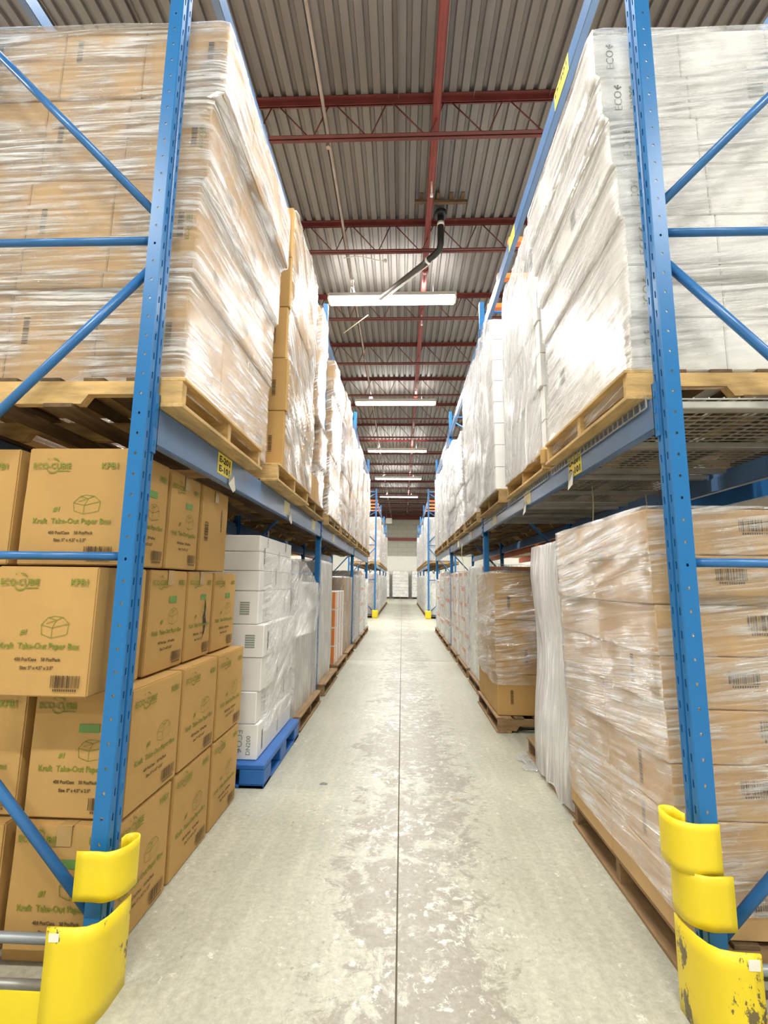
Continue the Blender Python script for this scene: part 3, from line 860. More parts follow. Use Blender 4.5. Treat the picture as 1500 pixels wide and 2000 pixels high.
def guards():
    # right foot of the nearest right frame: two collars and a tall bent corner plate
    t = thing('column_guard', 'chipped yellow bent corner guard on the floor at the right front post', 'column guard', (0, 0, 0))
    pts = [(1.058, 1.60), (1.02, 1.60), (.985, 1.604), (.955, 1.618), (.939, 1.645), (.930, 1.685), (.928, 1.72), (.928, 1.76), (.928, 1.80)]
    bm_obj('corner_plate', guard_plate(pts, 0.0, [.305, .305, .304, .300, .295, .29, .286, .284, .284], .007), 'yellow', t)
    bm = bmesh.new(); box(bm, 1.018, 1.052, 1.591, 1.5935, .262, .292, .001)
    bm_obj('white_sticker', bm, 'paper', t)
    for k, (za, zb, lab, ofs) in enumerate(((.300, .458, 'smooth yellow wrap-round collar on the right front post, lower of two', .022), (.452, .605, 'smooth yellow wrap-round collar on the right front post, upper of two', 0))):
        t2 = thing('post_collar', lab, 'column guard', (0, 0, 0), 0, 'yellow collars on the right front post')
        pts = [(1.035 + ofs, 1.70)] + [(1.0 + ofs, 1.697)] + arc_pts(.97 + ofs, 1.765, .075, -90, -175, 10, .07) + arc_pts(.93 + ofs, 1.80, .034, 180, 40, 7) + [(.96 + ofs, 1.785), (.966 + ofs, 1.77)]
        if k == 0: pts = [(x, y - .012) for x, y in pts]
        bm_obj('collar_plate', guard_plate(pts, za, zb, .006), 'yellow_clean', t2)
        bm = bmesh.new(); box(bm, .962 + ofs, XR - .003, 1.776, 1.784, za + .04, za + .1)
        bm_obj('collar_clip', bm, 'yellow_clean', t2)
    # left
    t = thing('column_guard', 'chipped yellow bent corner guard with low rail on the floor at the left front post', 'column guard', (0, 0, 0))
    pts = [(-1.092, 1.60), (-1.05, 1.60), (-1.01, 1.602), (-.978, 1.612), (-.957, 1.635), (-.946, 1.67), (-.943, 1.71), (-.943, 1.75), (-.943, 1.79)]
    bm_obj('corner_plate', guard_plate(pts, 0.0, [.297, .297, .296, .293, .289, .286, .283, .281, .281], .007), 'yellow', t)
    bm = bmesh.new(); box(bm, -2.1, -1.09, 1.596, 1.604, 0, .115)
    bm_obj('low_rail', bm, 'yellow_clean', t)
    bm = bmesh.new(); box(bm, -1.083, -1.05, 1.591, 1.5935, .258, .282, .001)
    bm_obj('white_sticker', bm, 'paper', t)
    bm = bmesh.new(); tube(bm, (-1.16, 1.735, .03), (-2.08, 1.735, .03), .016, 10); bm_obj('floor_rail', bm, 'galv', t)
    t2 = thing('post_collar', 'smooth yellow wrap-round collar above the corner guard on the left front post', 'column guard')
    pts = [(-1.09, 1.70), (-1.05, 1.70), (-1.02, 1.70)] + arc_pts(-1.0, 1.775, .068, -85, 0, 10, .078) + arc_pts(-.962, 1.80, .032, 0, 150, 7) + [(-.99, 1.79)]
    bm_obj('collar_plate', guard_plate(pts, .305, .458, .006), 'yellow_clean', t2)
    bm = bmesh.new(); box(bm, XL + .003, -.988, 1.765, 1.773, .34, .40)
    bm_obj('collar_clip', bm, 'yellow_clean', t2)
    # far run guards
    for sd, xf, nm in ((-1, XL, 'left'), (1, XR, 'right')):
        s = 1 if sd < 0 else -1
        for j, (yy, ll) in enumerate(((18.45, 'nearer'), (30.6, 'farther'))):
            if nm == 'right' and j == 1: continue
            pts = [(xf - s * .12, yy - .12), (xf - s * .0, yy - .12), (xf + s * .07, yy - .06), (xf + s * .09, yy + .02), (xf + s * .09, yy + .14)]
            o = bm_obj('column_guard', guard_plate(pts, 0, .30, .01), 'yellow_clean')
            tag(o, 'small far yellow post guard on the %s side, %s one at the far run' % (nm, ll), 'column guard', 'far yellow guards')
guards()

# ------------------------------------------------------------------ pallets
PW, PH = 1.10, .135          # size along the aisle, height
PD = 1.28                    # size into the rack
def pallet_proto(edge, inner, edge_s):
    t = thing('wooden_pallet', 'proto', 'pallet', (0, 0, 0))
    # local: x 0..PD into the rack (+x), y 0..PW along the aisle
    def stringer(y):
        bm = bmesh.new()
        z0, z1 = .018, .118
        prof = [(0, z0), (.17, z0), (.20, z0 + .042), (.40, z0 + .042), (.43, z0), (PD - .43, z0), (PD - .40, z0 + .042), (PD - .20, z0 + .042), (PD - .17, z0), (PD, z0), (PD, z1), (0, z1)]
        a = [bm.verts.new((x, y, z)) for x, z in prof]; b = [bm.verts.new((x, y + .04, z)) for x, z in prof]
        n = len(prof)
        for k in range(n): bm.faces.new((a[k], a[(k + 1) % n], b[(k + 1) % n], b[k]))
        bm.faces.new(a); bm.faces.new(b[::-1])
        bmesh.ops.recalc_face_normals(bm, faces=bm.faces)
        bm_obj('stringer', bm, edge_s, t)
    for y in (.0, PW / 2 - .02, PW - .04): stringer(y)
    rnd = random.Random(3)
    xs = [0, .155, .34, .53, .72, .91, 1.09]
    for i, x in enumerate(xs):
        w_ = .135 if i in (0, 6) else .09
        bm = bmesh.new(); box(bm, x - (.012 if i == 0 else 0), min(x + w_, PD), 0, PW, .118, .135 + rnd.uniform(-.001, .0), .002)
        bm_obj('deck_board', bm, edge if i in (0, 6) else inner, t)  # inner boards: dirt and underside shade put into a darker wood colour
    for i, x in enumerate((0, .46, .73, PD - .13)):
        bm = bmesh.new(); box(bm, x - (.012 if i == 0 else 0), x + .125, -.01, PW + .01, 0, .018, .002)
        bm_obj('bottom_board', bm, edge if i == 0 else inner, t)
    return t
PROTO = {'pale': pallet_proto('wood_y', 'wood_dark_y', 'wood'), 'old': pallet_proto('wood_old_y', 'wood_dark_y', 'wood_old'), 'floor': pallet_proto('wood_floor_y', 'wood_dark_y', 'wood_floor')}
LABELS.pop('proto', None)
used = set()
def pallet(side, xface, y, z, label, group, rot=0.0):
    # the right rack uses the pallet as is, the left rack turns it by 180 degrees
    if side > 0: loc, rz = (xface, y, z), 0.0
    else: loc, rz = (xface, y + PW, z), math.pi
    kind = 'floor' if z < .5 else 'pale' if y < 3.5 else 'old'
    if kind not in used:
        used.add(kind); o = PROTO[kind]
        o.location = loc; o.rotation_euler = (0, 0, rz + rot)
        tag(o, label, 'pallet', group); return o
    return copy_thing(PROTO[kind], label, loc, rz + rot, group)

# ------------------------------------------------------------------ cartons
CB = {}
def carton_mesh(w_, d_, h_, var, mat, fine=False):
    key = (round(w_, 3), round(d_, 3), round(h_, 3), var, mat, fine)
    if key in CB: return CB[key]
    bm = bmesh.new()
    g = .0015
    box(bm, -w_ / 2 + g, w_ / 2 - g, -d_ / 2 + g, d_ / 2 - g, 0, h_ - .001)
    if fine:
        bmesh.ops.subdivide_edges(bm, edges=bm.edges, cuts=5, use_grid_fill=True)
        for v in bm.verts:
            x, y, z = v.co
            fx = 1 - (2 * x / w_) ** 2; fy = 1 - (2 * y / d_) ** 2; fz = 1 - (2 * z / h_ - 1) ** 2
            n = noise.noise(Vector((x * 4, y * 4, z * 4 + var * 9)))
            if abs(abs(x) - w_ / 2) < .004: v.co.x -= math.copysign(.004 - .004 * fy * fz - .0025 * n * max(fz, 0) - .000, x)
            if abs(abs(y) - d_ / 2) < .004: v.co.y -= math.copysign(.004 - .004 * fx * fz - .0025 * n * max(fz, 0), y)
            if z > h_ - .004: v.co.z -= .005 * max(0, fx * fy) * (0.5 + n)
        es = [e for e in bm.edges if len(e.link_faces) == 2 and e.calc_face_angle(0) > .9]
        bmesh.ops.bevel(bm, geom=es, offset=.005, segments=2, affect='EDGES')
        # seam between the lid flaps
    else:
        es = list(bm.edges)
        bmesh.ops.bevel(bm, geom=es, offset=.005, segments=1, affect='EDGES')
    me = bpy.data.meshes.new('carton'); bm.to_mesh(me); bm.free()
    if fine:
        for p in me.polygons: p.use_smooth = False
    me.materials.append(M[mat])
    CB[key] = me
    return me

def carton(name, x0, x1, y0, y1, z0, z1, mat, label, group, var=0, fine=False, jit=.004, rot=.0012, rnd=random):
    """top-level carton filling the given box (a hair smaller)"""
    me = carton_mesh(x1 - x0, y1 - y0, z1 - z0, var, mat, fine)
    cx, cy = (x0 + x1) / 2, (y0 + y1) / 2
    o = mesh_obj(name, me, None, None, (cx, cy, z0), rnd.uniform(-rot, rot))
    tag(o, label, 'box', group)
    o['_s'] = 1
    del o['_s']
    return o

def stick(parent, me, face, u, v, name=None, w_=None, d_=None):
    """put a printed mesh on a face of a carton. face: 'front' (-y), 'left_aisle' (+x face), 'right_aisle' (-x face)"""
    if face == 'front': loc, rz = (u, -d_ / 2 + .0007, v), 0
    elif face == '+x': loc, rz = (w_ / 2 - .0007, u, v), math.radians(90)
    else: loc, rz = (-w_ / 2 + .0007, -u, v), math.radians(-90)
    return mesh_obj(name or me.name.split('.')[0], me, None, parent, loc, rz)

def tape_strip(parent, face, w_, d_, h_, drop=.07, mat='tape'):
    bm = bmesh.new()
    if face == 'front':
        box(bm, -.028, .028, -d_ / 2 - .0006, -d_ / 2 + .0005, h_ - drop, h_ - .002); box(bm, -.028, .028, -d_ / 2, d_ / 2, h_ - .0015, h_ + .0003)
    elif face == '+x':
        box(bm, w_ / 2 - .0005, w_ / 2 + .0006, -.028, .028, h_ - drop, h_ - .002); box(bm, -w_ / 2, w_ / 2, -.028, .028, h_ - .0015, h_ + .0003)
    else:
        box(bm, -w_ / 2 - .0006, -w_ / 2 + .0005, -.028, .028, h_ - drop, h_ - .002); box(bm, -w_ / 2, w_ / 2, -.028, .028, h_ - .0015, h_ + .0003)
    return bm_obj('tape', bm, mat, parent)

# ------------------------------------------------------------------ stretch film
def film(label, x0, x1, y0, y1, z0, z1, offs=None, theta=0.1, step=.05, amp=.010, mat='film', cat='stretch film', group=None, seed=0, top=True, freq=24, parent=None, skirt=0.0):
    """wrinkled film shell around a load; offs(z) -> (dx, dy) shift of the near-aisle / camera corner rows"""
    bm = bmesh.new()
    r = .02
    # perimeter
    per = []
    def seg(ax, ay, bx, by, nx, ny):
        L = math.hypot(bx - ax, by - ay); n = max(2, int(L / step))
        for k in range(n):
            f = k / n
            edge = min(f, 1 - f) * L
            per.append((ax + (bx - ax) * f, ay + (by - ay) * f, nx, ny, min(1, edge / .05)))
    seg(x0, y0, x1, y0, 0, -1); seg(x1, y0, x1, y1, 1, 0); seg(x1, y1, x0, y1, 0, 1); seg(x0, y1, x0, y0, -1, 0)
    n = len(per)
    nz = max(4, int((z1 - z0) / (step * .8)))
    ct, st = math.cos(theta), math.sin(theta)
    uvs = {}
    rows = []
    ulen = [0.0]
    for i in range(1, n + 1):
        a, b = per[i - 1], per[i % n]; ulen.append(ulen[-1] + math.hypot(a[0] - b[0], a[1] - b[1]))
    for k in range(nz + 1):
        z = z0 + (z1 - z0) * k / nz
        row = []
        for i, (x, y, nx, ny, e) in enumerate(per):
            u = ulen[i]
            sgn = 1 if i * 2 < n else -1
            th = theta
            a = u * ct + z * st; b = -u * st + z * ct
            nn = noise.noise(Vector((a * 1.3 + seed * 7.7, b * freq * .5, seed)))
            n2 = noise.noise(Vector((a * 3 + seed, b * 3, seed + 5.5)))
            d = .006 + amp * (abs(nn) * 1.3) * (0.35 + .65 * e) + amp * .6 * (n2 + .3) * e
            dx, dy = offs(z, x, y) if offs else (0, 0)
            row.append(bm.verts.new((x + nx * d + dx, y + ny * d + dy, z + (skirt * noise.noise(Vector((u * 6, seed, 0))) if k == 0 else 0))))
            uvs[row[-1]] = (a, b)
        rows.append(row)
    layer = bm.loops.layers.uv.new('film')
    for k in range(nz):
        for i in range(n):
            j = (i + 1) % n
            f = bm.faces.new((rows[k][i], rows[k][j], rows[k + 1][j], rows[k + 1][i])); f.smooth = True
            for lp in f.loops: lp[layer].uv = uvs[lp.vert]
            if j == 0:
                for lp in f.loops:
                    if lp.vert in (rows[k][0], rows[k + 1][0]):
                        z = lp.vert.co.z; u = ulen[n]; lp[layer].uv = (u * ct + z * st, -u * st + z * ct)
    if top:
        tops = rows[-1]
        inner = []
        cx, cy = (x0 + x1) / 2, (y0 + y1) / 2
        for v in tops:
            c = v.co; dx, dy = cx - c.x, cy - c.y; L = math.hypot(dx, dy)
            w_ = bm.verts.new((c.x + dx / L * .16, c.y + dy / L * .16, c.z + .012 + .012 * noise.noise(c * 7)))
            inner.append(w_); uvs[w_] = (uvs[v][0], uvs[v][1] + .16)
        for i in range(n):
            j = (i + 1) % n
            f = bm.faces.new((tops[i], tops[j], inner[j], inner[i])); f.smooth = True
            for lp in f.loops: lp[layer].uv = uvs[lp.vert]
    o = bm_obj('stretch_film', bm, mat, parent)
    if parent is None: tag(o, label, cat, group)
    return o

ROWN = ['bottom', 'second', 'third', 'fourth', 'fifth', 'sixth', 'seventh', 'eighth', 'ninth']
def rown(r, n):
    return 'top' if r == n - 1 else ROWN[r] + ' row' if r == 0 else ROWN[r]
def rowphrase(r, n):
    if r == 0: return 'bottom row'
    if r == n - 1: return 'top row'
    return ROWN[r] + ' row up'
COLN = ['nearest', 'second', 'third', 'fourth']

# ================================================================== LEFT LOWER BAY: unwrapped kraft cartons
def left_kraft():
    G = 'kraft paper-box cartons in the open stack on the left'
    H = [0.0, .465, .945, 1.42, 1.905]
    def add(x1, w_, y0, d_, r, prints, lab, var=0, tape=None):
        h_ = H[r + 1] - H[r] - (.008 if r < 3 else 0)
        o = carton('carton', x1 - w_, x1, y0, y0 + d_, H[r], H[r] + h_, 'kraft', lab, G, var, True, rot=.004)
        if tape: tape_strip(o, tape, w_, d_, h_)
        return o
    F = 'front'; S = '+x'
    # aisle column: three deep, four rows
    spec = {0: (-1.045, [(1.86, .43), (2.31, .43), (2.76, .43)]),
            1: (-1.045, [(1.89, .43), (2.33, .43), (2.775, .43)]),
            2: (-1.12, [(1.72, .34), (2.085, .375), (2.47, .33), (2.82, .37)]),
            3: (-1.12, [(1.845, .345), (2.205, .345), (2.57, .40)])}
    for r, (x1, cols) in spec.items():
        for c, (y0, d_) in enumerate(cols):
            pr = []
            if c == 0: pr.append((F, PR_A if r in (1, 2, 3) and r != 1 else PR_B, .0))
            if r <= 1: pr.append((S, PR_A if (r + c) % 2 else PR_A, .0))
            elif not (r == 3 and c == 2) and not (r == 2 and c == 0): pr.append((S, PR_B, .0))
            w_ = .40 if r != 3 else .44
            o = add(x1, w_, y0, d_, r, [], 'kraft carton, open left stack, %s, %s along aisle' % (rowphrase(r, 4), ['first', 'second', 'third', 'fourth'][c]), c + r)
            for f, me, v in pr:
                fw = w_ if f == F else d_
                stick_all(o, me, f, w_, d_, min(1.0, fw / .43) * .97)
            if r == 3 and c == 2: stick(o, PR_SIDE, S, 0, .12, 'barcode', w_, d_)
            if r == 2 and c == 2:
                bm = bmesh.new()
                vs = [bm.verts.new((a_, -.0010, b_)) for a_, b_ in ((.055, .30), (.075, .245), (.068, .20), (.085, .16), (.070, .105), (.048, .07), (.060, .13), (.040, .185), (.058, .23))]
                bm.faces.new(vs)
                stick(o, finish_print(bm, 'tear', ['black']), S, 0, .03, 'tear', w_, d_)
            if r in (2, 3) and c in (1, 2): tape_strip(o, S, w_, d_, H[r + 1] - H[r] - .008)
            if r == 0 and c == 0 or r == 1 and c == 2: tape_strip(o, F, w_, d_, H[r + 1] - H[r] - .008)
    # inner column seen past the frame on the left
    spec2 = {0: (-1.475, 1.86, .43), 1: (-1.475, 1.90, .43), 2: (-1.53, 1.845, .40), 3: (-1.60, 1.86, .44)}
    for r, (x1, y0, w_) in spec2.items():
        for c in range(2):
            o = add(x1, w_, y0 + c * .45, .43, r, [], 'kraft carton, open left stack, inner column, %s, %s' % (rowphrase(r, 4), ['facing the camera', 'behind another']
                    [c]), r)
            if c == 0:
                stick_all(o, PR_A, F, w_, .43, .95)
left_kraft()

# ================================================================== generic wrapped loads
def load(side, desc, xf, y0, y1, rows, nY, nX, bmat, name='carton', leans=None, prints=None, film_args=None, box_d=None, group=None, front=True, pal=None, filmlabel=None, var_gap=.0, depth=1.2, skip=None, alt=None):
    """stack of cartons; xf = aisle face x. rows = list of z levels. returns boxes"""
    s = 1 if side < 0 else -1      # +1: the rack body runs towards -x
    n = len(rows) - 1
    bw = depth / nX
    bl = (y1 - y0) / nY
    out = {}
    for r in range(n):
        lx, ly = leans[r] if leans else (0, 0)
        for i in range(nX):
            for j in range(nY):
                if i > 0 and (j > 0 or not front): continue
                if skip and (r, i, j) in skip: continue
                xa = xf + lx - s * bw * i; xb = xa - s * bw
                ya = y0 + ly + bl * j
                m_ = bmat if not (alt and alt.get((r, i, j))) else alt[(r, i, j)]
                place = ('%s along aisle' % ['first', 'second', 'third'][j]) if i == 0 else ('%s in from aisle' % ['', 'one', 'two', 'three'][i])
                o = carton(name, min(xa, xb), max(xa, xb), ya, ya + bl, rows[r], rows[r + 1] - .002, m_,
                           '%s, %s, %s, %s' % ('white carton' if 'white' in m_ else 'kraft carton' if 'kraft' in m_ else 'brown carton', desc, rowphrase(r, n), place), group or desc, 0, False)
                out[(r, i, j)] = (o, bw, bl, rows[r + 1] - rows[r])
    if pal is not None:
        pallet(side, pal[0], pal[1], pal[2], pal[3], 'wooden pallets')
    if film_args is not None:
        def offs(z, x, y):
            if not leans: return (0, 0)
            k = 0
            for q in range(n):
                if z >= rows[q]: k = q
            return leans[k]
        xs = sorted((xf, xf - s * depth))
        fa = dict(film_args); dy0 = fa.pop('dy0', 0.0); ztop = fa.pop('ztop', rows[-1] + .01); zbot = fa.pop('zbot', rows[0] - .06)
        film(filmlabel, xs[0], xs[1], y0 + dy0, y1, zbot, ztop, offs, **fa)
    return out

# ---- left upper, first pallet: kraft cartons in crinkled film
ZP = ZL1 + .002
def left_upper():
    rows = [ZP + PH + .002, 2.765, 3.245, 3.69, 4.09]
    leans = [(0, 0), (.015, .0), (.045, 0), (.10, -.01)]
    b = load(-1, 'near wrapped load on left shelf', -.975, 1.93, 3.22, rows, 3, 3, 'kraft_pale', leans=leans, depth=1.23,
             pal=(-.925, 1.83 + .012, ZP, 'pale wooden pallet nearest the camera on the left shelf beam'),
             film_args=dict(theta=.03, step=.025, amp=.010, mat='film', seed=1, freq=26, zbot=rows[0] - .03),
             filmlabel='shiny crinkled stretch film round the near cartons on the left shelf', group='kraft cartons wrapped near on the left shelf')
    for (r, i, j), (o, bw, bl, h) in b.items():
        if j == 0 and i == 0:
            stick(o, PR_VBAR, 'front', .13, .17, 'barcode', bw, bl)
            stick(o, PR_BAR[r % 4], '+x', .05, .10, 'barcode', bw, bl)
        elif j == 0: stick(o, PR_VBAR, 'front', -.12, .2, 'barcode', bw, bl)
        elif i == 0: stick(o, PR_BAR[(r + j) % 4], '+x', .05, .08, 'barcode', bw, bl)
        if i == 0 and j == 0 and r in (1, 2):
            bm = bmesh.new(); eco_logo(bm, 0, 0, .8, 0)
            me = finish_print(bm, 'logo', ['green_print'])
            p = stick(o, me, 'front', .17, .16, 'logo', bw, bl); p.rotation_euler = (0, math.radians(-90), 0)
    # second pallet
    rows = [ZP + PH + .002, 2.66, 3.09, 3.52, 3.95, 4.40]
    leans = [(0, 0), (.01, 0), (-.01, .0), (.0, .0), (.0, .0)]
    b = load(-1, 'second wrapped load on left shelf', -.905, 3.42, 4.52, rows, 2, 2, 'kraft', leans=leans, depth=1.2,
             pal=(-.90, 3.28, ZP, 'wooden pallet second from the camera on the left shelf beam'),
             film_args=dict(theta=-.7, step=.03, amp=.022, mat='film', seed=2, freq=18, zbot=rows[0] - .02, dy0=.05),
             filmlabel='glossy crumpled stretch film round the second load on the left shelf', group='kraft cartons in the second load on the left shelf')
    for (r, i, j), (o, bw, bl, h) in b.items():
        if i == 0 and j == 0: stick(o, PR_VBAR, 'front', .2, .12, 'barcode', bw, bl)
        elif i == 0: stick(o, PR_BAR[r % 4], '+x', .0, .1, 'barcode', bw, bl)
    # third pallet: two small kraft boxes at the aisle edge, wrapped load behind them
    pallet(-1, -.94, 4.43, ZP, 'wooden pallet third along the left shelf under two small cartons', 'wooden pallets')
    for k, yy in enumerate((4.74, 4.96)):
        carton('small_carton', -1.16, -.945, yy, yy + .21, ZP + PH + .001, ZP + PH + .28, 'kraft', 'small plain kraft carton at the shelf edge on the left, %s of two' % ['nearer', 'farther'][k], 'two small cartons at the left shelf edge')
    rows = [ZP + PH + .002, 2.70, 3.15, 3.60, 4.05, 4.45]
    load(-1, 'third wrapped load on left shelf', -.96, 5.20, 5.72, rows, 2, 2, 'kraft_pale', depth=1.15, leans=[(-.03, 0), (.0, 0), (.01, -.3), (.01, -.3), (.02, -.3)],
         film_args=dict(theta=.6, step=.035, amp=.024, mat='film', seed=3, freq=20, zbot=rows[0] - .02),
         filmlabel='bright crumpled film round the third load on the left shelf behind two small cartons', group='kraft cartons in the third load on the left shelf')
left_upper()

# ---- right upper
ZPR = ZR1 + .014
def right_upper():
    z0 = ZPR + PH + .002
    hs = .2535
    rows = [z0, 2.51, 2.76, 3.0, 3.255, 3.495, 3.72, 3.965]
    leans = [(0, 0), (0.01, 0), (.01, 0), (-.01, 0), (-.03, 0), (-.055, 0), (-.08, 0)]
    b = load(1, 'near white load on right shelf', .965, 1.92, 3.06, rows, 3, 3, 'white_board', leans=leans, depth=1.2,
             pal=(.935, 1.90, ZPR, 'pale wooden pallet nearest the camera on the right shelf beam'),
             film_args=dict(theta=.10, step=.025, amp=.009, mat='film', seed=4, freq=26, zbot=ZPR + .05, ztop=rows[-1] + .01),
             filmlabel='taut glossy stretch film round the near white load on the right shelf', group='white cartons wrapped near on the right shelf')
    for (r, i, j), (o, bw, bl, h) in b.items():
        if j == 0 and i == 0:
            p = stick(o, PR_LEAF, 'front', -.12, .02, 'logo', bw, bl); p.scale = (.7, 1, .75)
            if r in (1, 3, 5): p = stick(o, PR_CODE, 'front', -.04, .03, 'carton_code', bw, bl)
        elif j == 0 and r % 2: stick(o, PR_PATCH, 'front', .1, .08, 'stock_label', bw, bl)
        elif r % 3 == 1: stick(o, PR_PATCH, '-x', .1, .07, 'stock_label', bw, bl)
    rows = [z0 + .25 * k for k in range(7)]
    b = load(1, 'second white load on right shelf', .975, 3.22, 4.22, rows, 3, 2, 'white_board', depth=1.15,
             leans=[(0.02, 0), (.02, 0), (0, 0), (0, 0), (-.01, 0), (0.0, 0)],
             pal=(.955, 3.16, ZPR, 'wooden pallet second from the camera on the right shelf beam'),
             group='white cartons in the second load on the right shelf')
    for (r, i, j), (o, bw, bl, h) in b.items():
        if i == 0 and j == 0:
            if r == 3:
                p = stick(o, PR_LEAF, 'front', -.2, .0, 'logo', bw, bl); p.scale = (.7, 1, .7)
            if r == 0: stick(o, PR_PATCH, 'front', -.2, .07, 'stock_label', bw, bl)
    # film stands over the aisle side of the second load
    film('tall wrinkled film hanging over the aisle side of the second white load on the right', .948, 1.32, 3.31, 4.24, z0 - .03, 4.12, lambda z, x, y: ((.05 * max(0, z - 3.6) if x < 1.1 else 0), 0), theta=1.35, step=.025, amp=.034, mat='film_white', seed=5, freq=13)
    rows2 = [4.0 - .23, 4.0, 4.22]
    rows = [z0 + .22 * k for k in range(9)]
    b = load(1, 'bare-fronted third stack on right shelf', .895, 4.48, 5.50, rows, 2, 2, 'white_board', depth=1.15,
             pal=(.92, 4.46, ZPR, 'wooden pallet third from the camera on the right shelf beam'), group='white cartons in the third load on the right shelf')
    for (r, i, j), (o, bw, bl, h) in b.items():
        if i == 0 and j == 0 and r in (1, 4, 7):
            p = stick(o, PR_LEAF, 'front', -.15, .0, 'logo', bw, bl); p.scale = (.6, 1, .65)
    film('wrinkled film over the aisle side of the third white stack on the right shelf', .868, 1.2, 4.56, 5.54, z0 - .02, 4.06, None, theta=1.3, step=.03, amp=.030, mat='film_white', seed=6, freq=18)
    # crushed kraft pad sticking out under the second load
    bm = bmesh.new(); box(bm, .925, 1.25, 3.085, 3.14, ZPR + .02, ZPR + .15, .02)
    o = bm_obj('cardboard_pad', bm, 'kraft'); tag(o, 'crushed brown cardboard pad at the edge of the right shelf between two pallets', 'cardboard')
right_upper()

# ---- right lower
def right_lower():
    rows = [.137 + .1935 * k for k in range(8)]; rows.append(1.675)
    leans = [(0.0, 0), (.005, 0), (.005, 0), (.0, 0), (-.005, 0), (-.01, 0), (-.018, 0), (-.022, 0)]
    b = load(1, 'near floor load at right', .99, 1.90, 2.99, rows, 2, 2, 'kraft_pale', leans=leans, depth=1.04,
             pal=(1.01, 1.89, 0.0, 'worn wooden pallet on the floor under the near kraft load at the right'),
             film_args=dict(theta=.12, step=.025, amp=.010, mat='film_clear', seed=7, freq=24, zbot=.22),
             filmlabel='glossy stretched film round the kraft load on the floor at the right', group='kraft cartons in the near floor load at the right')
    for (r, i, j), (o, bw, bl, h) in b.items():
        if j == 0 and i == 0:
            me = PR_BAR_BIG if r in (3, 5) else PR_BAR[r % 4]
            stick(o, me, 'front', .16 if r % 2 else .05, .08, 'barcode', bw, bl)
            if r in (1, 2, 4): stick(o, PR_VBAR, '-x', .05, .04, 'barcode', bw, bl)
        elif j == 0: stick(o, PR_BAR[(r + 1) % 4], 'front', -.1, .07, 'barcode', bw, bl)
    # white pleated film-covered load
    rows = [.137, .52, .90, 1.28, 1.62]
    load(1, 'milky-wrapped floor load at right', 1.08, 3.14, 3.78, rows, 1, 1, 'white_board', depth=1.0,
         pal=(1.04, 3.02, 0.0, 'wooden pallet on the floor under the milky-wrapped load at the right'),
         group='white cartons under milky film on the right')
    o = film('milky pleated film bulging over the floor load at the right', 1.045, 2.1, 3.09, 3.83, .03, 1.655,
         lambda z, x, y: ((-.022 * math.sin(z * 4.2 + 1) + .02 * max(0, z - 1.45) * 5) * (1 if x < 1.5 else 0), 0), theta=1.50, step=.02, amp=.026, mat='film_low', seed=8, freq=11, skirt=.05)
    # crumpled knot of film on top and loose film at the foot
    bm = bmesh.new(); bmesh.ops.create_icosphere(bm, subdivisions=4, radius=.17)
    for v in bm.verts:
        n = noise.noise(v.co * 9) * .25 + abs(noise.noise(v.co * 22)) * .14
        v.co *= 1 + n; v.co.z *= .30
    lay = bm.loops.layers.uv.new('film')
    for f in bm.faces:
        f.smooth = True
        for lp in f.loops: lp[lay].uv = (lp.vert.co.x, lp.vert.co.y + lp.vert.co.z)
    o = bm_obj('film_knot', bm, 'film_white', None, (1.25, 3.22, 1.70)); tag(o, 'crumpled knot of plastic film on top of the milky-wrapped load', 'plastic film')
    bm = bmesh.new()
    g = [[bm.verts.new((.93 + .12 * i / 10 - .03 * math.sin(j), 3.75 + .35 * j / 12, .004 + .035 * abs(noise.noise(Vector((i * .5, j * .6, 3)))))) for j in range(13)] for i in range(11)]
    lay = bm.loops.layers.uv.new('film')
    for i in range(10):
        for j in range(12):
            f = bm.faces.new((g[i][j], g[i + 1][j], g[i + 1][j + 1], g[i][j + 1])); f.smooth = True
            for lp in f.loops: lp[lay].uv = (lp.vert.co.x * 2, lp.vert.co.y)
    o = bm_obj('loose_film', bm, 'film_white'); tag(o, 'loose torn scrap of clear film on the floor by the right pallets', 'plastic film')
    # darker kraft cartons on a pallet sticking out into the aisle
    rows = [.137, .51, 1.02, 1.475]
    b = load(1, 'load jutting into aisle at right', .905, 4.72, 5.80, rows, 2, 2, 'kraft', depth=.96,
             leans=[(0.01, 0), (-.005, 0), (.0, 0)],
             pal=(.90, 4.655, 0.0, 'dark wooden pallet on the floor jutting into the aisle at the right'),
             film_args=dict(theta=.15, step=.025, amp=.03, mat='film_clear', seed=9, freq=12, zbot=.42),
             filmlabel='loose clear film round the kraft cartons jutting into the aisle at the right', group='kraft cartons jutting into the aisle at the right')
    for (r, i, j), (o, bw, bl, h) in b.items():
        if j == 0: stick(o, PR_VBAR, 'front', -.1 + .16 * (r % 2), .10, 'barcode', bw, bl)
right_lower()

